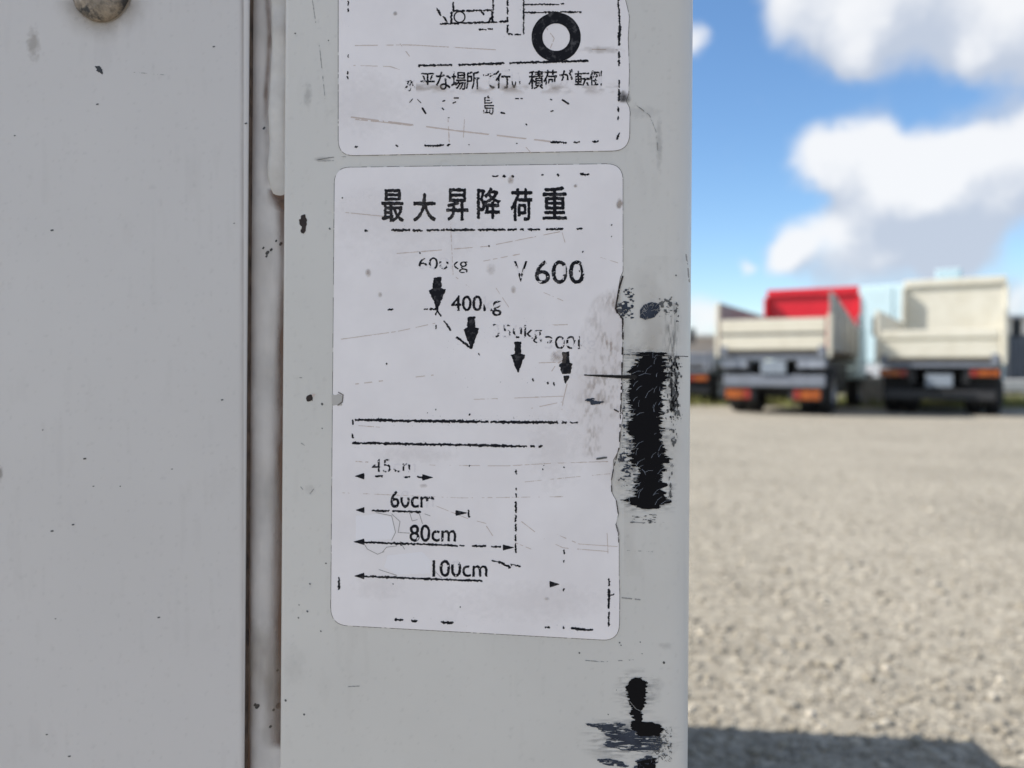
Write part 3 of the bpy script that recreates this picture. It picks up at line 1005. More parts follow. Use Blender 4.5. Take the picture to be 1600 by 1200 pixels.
dashes(st2, [(530, 903, 530, 906), (529.5, 908, 529.5, 920, 3.0)], 2.6)
dashes(st2, [(769, 876, 782, 879), (780, 878, 796, 886, 3.4), (798, 882, 813, 885, 1.8)], 2.4)
for (x, y) in [(535, 309), (956, 351), (956, 369), (668, 645), (681, 639), (734, 647), (604, 568), (734, 727), (850, 727), (881, 730), (848, 733), (627, 852), (614, 912), (719, 948), (905, 423), (764, 384), (656, 395), (911, 393), (680, 657)]:
    line(st2, [(x, y), (x + random.uniform(-1, 1), y + random.uniform(0, 2))], random.uniform(1.3, 2.6), name='ink_fragment', amp=0.6)

# peeled print film: whiter patches with crazed edges
def patch(pts, seed):
    xs = [p[0] for p in pts]; ys = [p[1] for p in pts]
    b = Bmp(min(xs) - 5, min(ys) - 5, max(xs) + 5, max(ys) + 5, 2, seed)
    b.poly(pts); b.rough(0.6, 6, 0.5, 4)
    b.emit('worn_patch', st2, M['patch'], -0.00031)


patch([(556, 806), (590, 803), (612, 808), (617, 830), (612, 842), (575, 846), (556, 844)], 1)
patch([(606, 868), (660, 862), (676, 880), (672, 896), (620, 898), (600, 886)], 2)
for pts in [[(588, 801), (612, 806), (618, 832), (612, 844)], [(612, 803), (625, 815), (622, 832), (640, 833)], [(640, 801), (644, 814), (652, 812)],
            [(569, 850), (574, 858), (590, 866), (600, 862)], [(625, 846), (632, 858)], [(598, 862), (604, 855), (620, 853)], [(592, 890), (620, 899)], [(680, 893), (690, 903)],
            [(655, 802), (660, 818)], [(664, 803), (672, 806)]]:
    line(st2, pts, 0.9, name='crack', amp=0.0, material=M['crack'] if 'crack' in M else M.setdefault('crack', mat('crack_line', (0.36, 0.33, 0.31), 0.7)))

# brown handling scratches on both stickers
for par, pts, w in [(st1, [(549, 183), (630, 193), (720, 205), (860, 221)], 1.7), (st1, [(552, 186), (600, 191), (650, 197)], 1.4), (st1, [(555, 71), (640, 70), (780, 78)], 1.0),
                    (st1, [(552, 102), (610, 104), (625, 109)], 0.8), (st1, [(625, 68), (640, 88)], 1.0), (st1, [(700, 186), (702, 222)], 0.9), (st1, [(726, 182), (724, 215)], 0.8),
                    (st1, [(820, 228), (830, 239)], 0.9), (st1, [(925, 77), (965, 78)], 1.4), (st1, [(848, 36), (866, 60), (860, 75)], 0.9),
                    (st2, [(540, 332), (600, 338)], 1.0), (st2, [(620, 396), (760, 385), (875, 362)], 0.9), (st2, [(755, 408), (812, 397)], 0.9), (st2, [(533, 530), (620, 518), (680, 505)], 0.9),
                    (st2, [(556, 600), (598, 595)], 1.2), (st2, [(650, 589), (677, 586)], 1.1), (st2, [(740, 624), (800, 622), (880, 619)], 0.8), (st2, [(830, 638), (878, 628)], 0.9),
                    (st2, [(556, 721), (575, 722)], 1.2), (st2, [(666, 726), (680, 727)], 1.0), (st2, [(690, 727), (790, 728), (860, 724), (950, 721)], 0.8), (st2, [(820, 753), (900, 745), (955, 740)], 0.7),
                    (st2, [(680, 790), (730, 810), (760, 818)], 0.7), (st2, [(760, 822), (775, 845)], 0.9), (st2, [(815, 815), (850, 842), (880, 856), (966, 863)], 0.9), (st2, [(870, 835), (905, 850), (965, 854)], 0.8),
                    (st2, [(805, 848), (830, 858)], 0.8), (st2, [(948, 820), (950, 865)], 0.8), (st2, [(535, 770), (720, 778), (880, 776)], 0.6), (st2, [(885, 560), (870, 568), (862, 580)], 1.0),
                    (st2, [(704, 350), (708, 430), (738, 452)], 0.7), (st2, [(878, 362), (886, 390)], 0.7), (st2, [(938, 402), (970, 412)], 0.7), (st2, [(858, 508), (892, 507)], 1.0),
                    (st2, [(775, 450), (795, 480)], 0.7), (st2, [(845, 455), (880, 470)], 0.6), (st2, [(560, 665), (600, 668)], 0.6), (st2, [(886, 600), (880, 625), (878, 640)], 1.0), (st2, [(842, 567), (868, 566)], 1.0)]:
    line(par, pts, w * 1.25, name='scratch', amp=0.7, wear=0.25, cell=6, material=M['scratch'], dep=-0.00032)


# ------------------------------------------------------------------ stains and wear on the post
FD = -0.00042


def up(rng, shp, cx, cy, o=3):
    return fbm(shp[0], shp[1], cx, cy, rng, o)


def dirt_right(X, Y, rng):
    n = up(rng, X.shape, 20, 26, 4); n2 = up(rng, X.shape, 2.2, 5, 2)
    xe = np.interp(Y, [430, 470, 560, 620, 700, 745, 790], [975, 920, 890, 872, 885, 925, 975])
    a = np.clip((X - xe) / 40, 0, 1) * np.clip((975 - X) / 6, 0, 1) * np.clip((Y - 425) / 40, 0, 1) * np.clip((800 - Y) / 50, 0, 1)
    return a * (0.10 + 0.55 * np.clip((n - 0.42) * 2.5, 0, 1) * np.clip(n2 * 2.6 - 0.95, 0, 1))


film('dirt_smear', st2, M['tan_soft'], 862, 424, 978, 800, dirt_right, FD, 1.5)


def text_dirt(X, Y, rng):
    n = up(rng, X.shape, 12, 6, 3)
    yl = 131 + (X - 640) * 0.006
    a = np.exp(-((Y - yl - 6) / 6.0) ** 2) * np.clip((n - 0.42) * 4, 0, 1)
    return 0.45 * a


film('dirt_smear', st1, M['tan_soft'], 650, 108, 975, 155, text_dirt, FD, 1.5)


def blotch(name, par, material, cx, cy, rx, ry, amt, dep=FD, seed=0, cell=6):
    def fn(X, Y, rng):
        n = up(rng, X.shape, cell, cell, 3)
        d = np.hypot((X - cx) / rx, (Y - cy) / ry)
        return amt * np.clip(1.25 - d + (n - 0.5) * 1.2, 0, 1) * np.clip((1.5 - d) * 2, 0, 1)
    return film(name, par, material, cx - rx * 1.6, cy - ry * 1.6, cx + rx * 1.6, cy + ry * 1.6, fn, dep, 1.0, seed)


for cx, cy, rx, ry, a in [(575, 427, 4, 6, 0.5), (594, 460, 3, 4, 0.4), (798, 281, 4, 6, 0.5), (968, 318, 5, 8, 0.75), (766, 420, 8, 8, 0.25), (802, 452, 4, 5, 0.4), (866, 557, 8, 7, 0.35),
                          (875, 558, 10, 10, 0.3), (854, 936, 4, 3, 0.4), (807, 956, 2.5, 2.5, 0.4), (899, 290, 2.5, 2.5, 0.6), (662, 759, 6, 3, 0.3), (648, 710, 60, 12, 0.08), (870, 700, 40, 60, 0.08),
                          (640, 350, 120, 60, 0.05), (570, 330, 40, 30, 0.08), (820, 940, 120, 30, 0.06), (592, 916, 40, 20, 0.06)]:
    blotch('stain', st2, M['tan_soft'], cx, cy, rx, ry, a)
for cx, cy, rx, ry, a in [(617, 21, 3, 3, 0.5), (940, 78, 30, 6, 0.25), (576, 160, 60, 50, 0.06), (975, 152, 9, 9, 0.85)]:
    blotch('stain', st1, M['dust_soft'] if a < 0.8 else M['dirt_soft'], cx, cy, rx, ry, a)
# torn chip on the left rim of the lower sticker
b = Bmp(515, 608, 542, 640, 3, 9)
b.poly([(519, 618), (530, 614), (536, 620), (533, 632), (522, 634), (518, 628)]); b.warp(2.5, 2.5, 5, 5, 3); b.rough(0.5, 1.5)
b.emit('torn_chip', st2, mat('chip_glue', (0.50, 0.47, 0.44), 0.7), -0.00033)
line(st2, [(529, 613), (536, 617), (535, 628), (528, 633)], 1.8, name='torn_chip', material=M['edge_grime'], amp=0.6, dep=-0.00037)

PD = -0.00010     # on the post's own paint
# black abrasion, main block
b = Bmp(955, 535, 1075, 812, 3, 21)
b.poly([(999, 551), (1020, 549), (1039, 551), (1041, 575), (1045, 588), (1038, 597), (1035, 616), (1036, 632), (1033, 654), (1034, 686), (1038, 700), (1040, 714), (1050, 717),
        (1040, 724), (1038, 740), (1036, 760), (1037, 774), (1050, 783), (1038, 788), (1030, 795), (1003, 795), (990, 786), (975, 781), (993, 775), (990, 760), (992, 745), (994, 731),
        (984, 720), (985, 705), (990, 692), (984, 678), (981, 665), (988, 650), (984, 630), (982, 609), (984, 590), (982, 577), (992, 566), (996, 556)])
b.warp(12, 2.0, 14, 2.0, 4)
b.warp(5, 1.0, 7, 1.1, 2)
b.rough(0.7, 1.2, 0.5, 2, ax=2.5)
m0 = b.m.copy()
rng = np.random.default_rng(77)
hair = Bmp(955, 535, 1075, 812, 3, 22)
for k in range(60):
    side = rng.random()
    x = rng.uniform(983, 1000) if side < 0.4 else (rng.uniform(1020, 1042) if side < 0.85 else rng.uniform(990, 1040)); y = rng.uniform(555, 792)
    a = rng.normal(-1.1, 0.5); Ln = rng.uniform(4, 20)
    hair.stroke([(x, y), (x + Ln * math.cos(a) * 0.5, y + Ln * math.sin(a) * 0.5), (x + Ln * math.cos(a + 0.25), y + Ln * math.sin(a + 0.25))], rng.uniform(0.3, 0.6), 0.25)
b.m &= ~hair.m
b.emit('black_scuff', truck, M['scuff'], PD - 0.0001)
hair.m &= m0
hair.emit('fine_scratches', truck, M['hair_scratch'], PD - 0.0001)
# broken streaks to its right and left
for (x0, y0, x1, y1, amt, cx, cy, mt_) in [(1041, 552, 1063, 656, 0.46, 3.0, 5.0, 'scuff_grey'), (1046, 556, 1061, 652, 0.46, 2.5, 5.5, 'scuff'), (1047, 655, 1060, 702, 0.62, 3, 4, 'scuff_grey'),
                                            (1044, 726, 1052, 785, 0.70, 2.0, 6, 'scuff_grey'), (970, 560, 992, 790, 0.84, 4.5, 2.0, 'scuff_blue'), (974, 450, 991, 474, 0.55, 4.0, 2.0, 'scuff_blue'),
                                            (962, 470, 990, 498, 0.38, 5, 3, 'scuff_blue'), (1030, 462, 1052, 496, 0.62, 4.5, 3, 'scuff_grey'), (1052, 466, 1062, 505, 0.72, 3, 4, 'scuff_grey'),
                                            (978, 800, 1040, 820, 0.86, 7, 2, 'scuff_grey'), (966, 700, 978, 760, 0.66, 4, 3, 'scuff_blue'), (1062, 556, 1066, 600, 0.8, 2, 6, 'scuff_grey')]:
    b = Bmp(x0 - 4, y0 - 4, x1 + 4, y1 + 4, 3, int(x0 + y0))
    gx, gy = b.grid()
    cxm, cym = (x0 + x1) / 2, (y0 + y1) / 2
    e = np.maximum(np.abs(gx - cxm) / ((x1 - x0) / 2), np.abs(gy - cym) / ((y1 - y0) / 2))
    f = fbm(b.h, b.w, cx * 3, cy * 3, b.rng, 4)
    q = np.quantile(f, amt)
    b.m = (f - np.clip(e - 0.6, 0, 9) * 0.5) > q
    b.emit('black_scuff', truck, M[mt_], PD - 0.00003 - 0.00001 * (int(x0) % 5))
b = Bmp(990, 462, 1045, 510, 3, 31)
b.poly([(1000, 484), (1006, 476), (1018, 472), (1030, 474), (1031, 486), (1022, 496), (1008, 500), (1000, 496)]); b.rough(0.9, 3, 0.5, 5)
h2 = Bmp(990, 462, 1045, 510, 3, 32)
for k in range(26):
    x, y = rng.uniform(1000, 1030), rng.uniform(474, 500)
    a = rng.choice([0.9, -0.7]) + rng.normal(0, 0.3)
    h2.stroke([(x, y), (x + 7 * math.cos(a), y + 7 * math.sin(a))], 0.6)
b.m &= ~h2.m
b.emit('black_scuff', truck, M['scuff_blue'], PD - 0.0001)
line(truck, [(913, 586), (935, 587), (965, 588.5), (992, 589)], 1.6, w1=6.5, name='black_scuff', amp=0.6, material=M['streak'], dep=-0.00045)
line(truck, [(975, 554), (1075, 557)], 1.3, name='black_scuff', amp=0.8, wear=0.25, material=M['scuff_grey'], dep=PD - 0.0001)
b = Bmp(905, 612, 955, 640, 3, 41); b.poly([(914, 625), (925, 621), (930, 626), (945, 627), (936, 632), (922, 631)]); b.warp(6, 2.5, 6, 2, 3); b.rough(0.5, 1.5, 0.5, 2)
b.emit('black_scuff', st2, M['scuff_blue'], -0.00046)
line(st2, [(933, 717), (947, 715)], 3, name='black_scuff', amp=0.9, material=M['scuff_grey'], dep=-0.00046)
# dark crack where the sticker's right rim has lifted
for pts, w, wr in [([(973, 432), (969, 445), (964, 470), (962, 482), (966, 492), (973, 498)], 2.6, 0.10), ([(973, 498), (973, 530), (972, 575)], 2.6, 0.30), ([(972, 575), (970, 632), (968, 690)], 1.8, 0.42),
                   ([(967, 700), (959, 730), (955, 752), (956, 772), (963, 782), (966, 803)], 1.4, 0.25), ([(962, 819), (966, 833), (967, 860)], 1.0, 0.4), ([(960, 640), (972, 646)], 2.2, 0.2)]:
    line(truck, pts, w, name='lifted_rim_crack', amp=0.6, wear=wr, cell=3, material=M['bare'], dep=-0.00047)


def grey_band(X, Y, rng):
    n = up(rng, X.shape, 2.0, 14, 3)
    return 0.5 * np.clip((n - 0.42) * 3, 0, 1) * np.exp(-((X - 1050) / 9) ** 2) * np.clip((Y - 468) / 25, 0, 1) * np.clip((560 - Y) / 10, 0, 1)


film('dirt_smear', truck, M['dirt_soft'], 1028, 462, 1072, 565, grey_band, PD, 1.2)


def rub(X, Y, rng):
    n = up(rng, X.shape, 9, 2.2, 4); n2 = up(rng, X.shape, 30, 40, 3)
    d = np.maximum(np.abs(X - 1012) - 26, 0)
    e = np.maximum(np.abs(Y - 672) - 122, 0)
    return 0.75 * np.clip((n - 0.40) * 2.6, 0, 1) * np.clip(n2 * 2.2 - 0.5, 0, 1) * np.exp(-(d / 14) ** 2) * np.exp(-(e / 6) ** 2)


film('rubber_haze', truck, soft_mat('rubber_haze', (0.11, 0.12, 0.145)), 962, 540, 1070, 806, rub, PD + 0.00003, 1.0)


def side_dust(X, Y, rng):
    n = up(rng, X.shape, 18, 30, 4)
    return 0.34 * np.clip((n - 0.45) * 3, 0, 1) * np.exp(-((X - 1010) / 42) ** 2) * np.exp(-((Y - 640) / 190) ** 2)


film('dirt_smear', truck, M['dust_soft'], 975, 400, 1078, 900, side_dust, -0.00004, 2.5)

# lower scuffs: drop shape and sideways smears
b = Bmp(965, 1045, 1045, 1160, 3, 51)
b.poly([(977, 1078), (981, 1066), (990, 1058), (1003, 1058), (1010, 1068), (1010, 1086), (1008, 1100), (1003, 1112), (1003, 1128), (1020, 1128), (1034, 1134), (1037, 1142), (1030, 1150),
        (1000, 1150), (986, 1138), (985, 1128), (993, 1126), (985, 1116), (987, 1108), (984, 1100)])
b.warp(6, 1.6, 8, 1.6, 4)
b.rough(0.7, 1.2, 0.5, 2, ax=1.6)
b.erase([(984, 1096), (994, 1108), (1003, 1112)], 0.9)
b.emit('black_scuff', truck, M['scuff'], PD - 0.0001)
b = Bmp(905, 1120, 1050, 1260, 3, 52)
b.poly([(916, 1130), (945, 1129), (965, 1129), (975, 1136), (990, 1140), (1030, 1142), (1036, 1160), (1030, 1172), (1000, 1174), (970, 1172), (945, 1166), (934, 1164), (948, 1158), (955, 1150), (936, 1141)])
b.poly([(928, 1186), (945, 1184), (965, 1188), (985, 1196), (970, 1198), (940, 1194)])
b.poly([(994, 1188), (1010, 1180), (1025, 1180), (1022, 1192), (1030, 1230), (1000, 1240), (990, 1210)])
b.warp(14, 2.5, 24, 3.0, 4)
b.rough(0.7, 1.2, 0.5, 2, ax=4)
b.wear(0.14, 1.6, ax=7)
b.emit('black_scuff', truck, M['scuff_blue'], PD - 0.00005)
b = Bmp(985, 1175, 1040, 1250, 3, 53)
b.poly([(996, 1190), (1024, 1184), (1026, 1230), (998, 1236)]); b.rough(1.0, 3, 0.5, 4); b.wear(0.1, 3)
b.emit('black_scuff', truck, M['scuff'], PD - 0.0001)
b = Bmp(1018, 1136, 1050, 1190, 3, 54)
f = fbm(b.h, b.w, 6, 6, b.rng, 4); b.m = f > np.quantile(f, 0.78)
b.emit('black_scuff', truck, M['scuff_grey'], PD - 0.00008)

def rub_low(X, Y, rng):
    n = up(rng, X.shape, 14, 2.4, 4)
    d = np.hypot((X - 995) / 34, (Y - 1085) / 38)
    e = np.hypot((X - 985) / 75, (Y - 1155) / 36)
    return 0.6 * np.clip((n - 0.42) * 2.6, 0, 1) * np.clip(np.maximum(1.2 - d, 1.2 - e), 0, 1)


film('rubber_haze', truck, bpy.data.materials['rubber_haze'], 895, 1030, 1070, 1240, rub_low, PD + 0.00003, 1.2)


def panel_grime(X, Y, rng):
    n = up(rng, X.shape, 3.0, 26, 4); n2 = up(rng, X.shape, 24, 30, 3); n3 = up(rng, X.shape, 1.3, 1.3, 1)
    return 0.032 * np.clip((n - 0.45) * 3, 0, 1) * np.clip(n2 * 2 - 0.7, 0, 1) + 0.06 * np.clip((n3 - 0.86) * 9, 0, 1)


film('road_grime', truck, M['dust_soft'], -140, -100, 372, 1300, panel_grime, D_PAN - 0.00005, 3.0)
film('road_grime', truck, M['dust_soft'], 446, -100, 1062, 1300, panel_grime, -0.000015, 3.0)

# chips, dots and light scratches in the paint
def chip(par, pts, dep, mt_='bare', seed=0):
    xs = [p[0] for p in pts]; ys = [p[1] for p in pts]
    b = Bmp(min(xs) - 4, min(ys) - 4, max(xs) + 4, max(ys) + 4, 3, seed)
    b.poly(pts); b.warp(2.2, 2.2, 4, 4, 3); b.rough(0.5, 1.5, 0.5, 2)
    b.emit('paint_chip', par, M[mt_], dep)


chip(truck, [(470, 337), (476, 335), (479, 342), (478, 360), (474, 366), (469, 362), (471, 354), (467, 349)], PD)
chip(truck, [(478, 621), (483, 616), (489, 618), (488, 626), (480, 627)], PD)
chip(truck, [(488, 614), (493, 615), (492, 620), (488, 619)], PD - 0.00002, 'scratch')
chip(truck, [(148, 104), (154, 102), (161, 109), (159, 116), (152, 112)], D_PAN - 0.0001, 'steel')
for (x, y, r) in [(503, 631, 2), (515, 357, 1.6), (461, 52, 1.2), (503, 669, 1), (513, 63, 1.0), (480, 955, 1.5), (484, 912, 1.4), (466, 965, 1.3), (501, 986, 1.3), (475, 1116, 1.6), (446, 1094, 1.8),
                  (467, 945, 1.0), (509, 880, 1.3), (1037, 1035, 2.0), (968, 1004, 1.2), (970, 1008, 1), (1000, 1003, 1), (1003, 1021, 1), (963, 1078, 0.8), (950, 1116, 1), (1056, 430, 1.4), (905, 1020, 1.4), (1010, 1065, 1)]:
    line(truck, [(x, y), (x + 0.5, y + r * 0.4)], r * 1.7, name='paint_chip', amp=0.4, material=M['scuff_grey'], dep=PD)
for (x, y, r) in [(151, 163, 1.5), (80, 360, 1.8), (131, 717, 1.8), (80, 830, 1.8), (113, 820, 1.5), (247, 965, 1.6), (72, 1148, 1.3), (107, 1182, 1.6), (346, 625, 1.4), (145, 760, 1.2), (187, 760, 1.0),
                  (383, 193, 1.6), (66, 672, 1), (333, 73, 1.4), (86, 967, 1), (268, 733, 1), (22, 212, 1.2), (365, 349, 1)]:
    line(truck, [(x, y), (x + r * 1.5, y - r * 0.3)], r * 1.4, name='paint_chip', amp=0.4, material=M['scuff_grey'], dep=D_PAN - 0.0001)
for (x, y, r) in [(417, 396, 3.4), (423, 391, 2.6), (411, 388, 2), (438, 382, 3), (431, 377, 2), (412, 201, 2.4), (401, 1105, 4), (398, 1102, 2.5), (434, 1104, 5), (422, 1136, 2.6), (427, 1110, 2.4), (433, 1048, 2), (416, 401, 2)]:
    line(truck, [(x, y), (x + r * 0.5, y - r * 0.6)], r * 1.4, name='paint_chip', amp=0.5, material=M['steel'], dep=D_STR - 0.0001 if not (410 < x < 446 and y < 300) else D_STR - 0.0016)
for pts, w in [([(488, 0), (500, 80), (508, 155)], 0.9), ([(495, 250), (515, 246), (540, 245)], 1.3), ([(498, 252), (520, 251), (532, 248)], 0.9), ([(541, 1073), (562, 1072)], 1.2),
               ([(915, 1032), (940, 1034), (990, 1031)], 1.2), ([(995, 165), (1015, 180), (1025, 205), (1028, 235)], 1.0), ([(1072, 398), (1075, 420), (1077, 440)], 2.2), ([(972, 934), (1000, 937)], 2.0),
               ([(200, 112), (232, 115), (258, 117)], 0.8), ([(468, 590), (476, 590)], 1), ([(484, 772), (490, 764)], 1.0), ([(466, 756), (474, 766)], 0.9), ([(470, 692), (476, 696)], 0.8), ([(985, 816), (1015, 817)], 1.4), ([(980, 860), (1020, 862)], 0.8)]:
    d_ = PD if pts[0][0] > 440 else D_PAN - 0.0001
    line(truck, pts, w, name='scratch', amp=0.8, wear=0.3, cell=3, material=mat('paint_scratch', (0.30, 0.29, 0.28), 0.6) if 'pscr' not in M else M['pscr'], dep=d_)
    if 'pscr' not in M:
        M['pscr'] = bpy.data.materials['paint_scratch']
for cx, cy, rx, ry, a in [(481, 148, 6, 18, 0.16), (1005, 175, 25, 10, 0.08), (1030, 225, 5, 40, 0.14), (505, 249, 14, 4, 0.2), (460, 1040, 18, 30, 0.05), (485, 765, 8, 8, 0.08), (1040, 1010, 12, 6, 0.12), (1025, 1070, 12, 12, 0.1)]:
    blotch('stain', truck, M['dirt_soft'], cx, cy, rx, ry, a, PD)

# rust and dirt in the recess and along the panel's edge
DS = D_STR - 0.00012


def gap_left(X, Y, rng):
    n = up(rng, X.shape, 4, 20, 4)
    e = np.exp(-np.maximum(X - 389, 0) / 3.0) + 0.30 * np.exp(-np.maximum(X - 389, 0) / 12.0)
    top = 0.75 + 0.5 * np.clip((420 - Y) / 420, 0, 1)
    return np.clip(e * top * (0.65 + 0.7 * n), 0, 0.97)


film('rust_stain', truck, M['rust_soft'], 372, -60, 430, 1260, gap_left, DS, 2.0)


bm = bmesh.new()
z0_, z1_ = lz(1300), lz(-120)
q_ = [bm.verts.new((XQ + 0.00006, y_, z_)) for y_, z_ in ((D_PAN + 0.0006, z0_), (D_STR, z0_), (D_STR, z1_), (D_PAN + 0.0006, z1_))]
bm.faces.new(q_)
from_bm('rusty_seam', bm, mat('seam_rust', (0.11, 0.075, 0.055), 0.8, var=0.6, vscale=160, tint=(0.03, 0.02, 0.016)), truck)


def gap_right(X, Y, rng):
    n = up(rng, X.shape, 5, 30, 4)
    k = np.interp(Y, [300, 318, 330, 400, 520, 700, 1000, 1080, 1160, 1172], [0.0, 0.9, 0.6, 0.45, 0.75, 0.95, 0.85, 0.9, 0.8, 0.0])
    w = np.interp(Y, [300, 330, 400, 520, 800, 1160], [16, 8, 5, 9, 11, 16])
    return np.clip(np.exp(-(np.maximum(441 - X, 0) / w) ** 1.6) * k * (0.55 + 0.9 * n), 0, 0.9)


film('rust_stain', truck, M['rust_soft'], 396, 296, 450, 1180, gap_right, DS - 0.00006, 2.0)


def strip_dirt(X, Y, rng):
    n = up(rng, X.shape, 12, 30, 4)
    return 0.34 * np.clip((n - 0.40) * 3, 0, 1) * np.interp(Y, [0, 700, 900, 1060, 1130, 1200], [0.4, 0.3, 0.55, 1.0, 0.9, 0.35])


film('dirt_smear', truck, M['dust_soft'], 386, -40, 448, 1250, strip_dirt, DS - 0.00012, 3.0)


def bead_edge(X, Y, rng):
    n = up(rng, X.shape, 6, 10, 3)
    xc = 417 + 5 * np.sin(Y / 38.0) * np.clip((260 - Y) / 260, 0, 1)
    return 0.55 * np.exp(-((X - xc) / 4.0) ** 2) * np.clip((215 - Y) / 60, 0.25, 1) * (0.4 + n) * np.clip((292 - Y) / 12, 0, 1)


film('rust_stain', truck, M['rust_soft'], 400, -60, 432, 300, bead_edge, DS - 0.00018, 2.0)


def bead_end(X, Y, rng):
    yc = 297 + 8 * np.clip((X - 420) / 20, 0, 1)
    return 0.95 * np.exp(-((Y - yc) / np.where(Y < yc, 2.5, 12)) ** 2) * np.clip((X - 416) / 14, 0, 1)


film('rust_stain', truck, M['rust_soft'], 412, 285, 450, 340, bead_end, DS - 0.0002, 1.5)


def panel_edge(X, Y, rng):
    n = up(rng, X.shape, 3, 20, 4)
    return np.clip((X - 371) / 12, 0, 1) ** 2 * 0.55 * (0.5 + n) * (0.5 + 0.5 * np.clip((700 - Y) / 700, 0, 1))


film('rust_stain', truck, M['rust_soft'], 368, -60, 380.5, 1260, panel_edge, D_PAN - 0.00008, 1.5)


def bolt_halo(X, Y, rng):
    n = up(rng, X.shape, 9, 9, 4)
    d = np.hypot(X - 160, (Y + 11))
    return 0.50 * np.clip(1 - np.abs(d - 40) / np.where(Y > 0, 44, 30), 0, 1) ** 1.6 * (0.15 + 1.2 * n) + 0.6 * np.exp(-((d - 43) / 3.0) ** 2)


film('rust_stain', truck, M['dust_soft'], 80, -80, 250, 80, bolt_halo, D_PAN - 0.00008, 2.0)
blotch('stain', truck, M['dust_soft'], 52, 70, 10, 26, 0.30, D_PAN - 0.00009)
blotch('stain', truck, M['dust_soft'], 0, 740, 4, 14, 0.4, D_PAN - 0.00009)


# ------------------------------------------------------------------ parked trucks in the background
TYRE = lathe_mesh('tyre', [(0.22, -0.11), (0.33, -0.12), (0.375, -0.10), (0.385, 0), (0.375, 0.10), (0.33, 0.12), (0.22, 0.11)])
RIM = lathe_mesh('rim', [(0.22, -0.11), (0.20, -0.05), (0.10, -0.02), (0.09, -0.08), (0.001, -0.08)])


def wheel(parent, x, y, side):
    t = link('wheel', TYRE, M['rubber'], parent)
    t.location = (x, y, 0.385)
    t.rotation_euler = (0, 0, 0 if side < 0 else math.pi)
    link('rim', RIM, M['rim'], t)
    return t


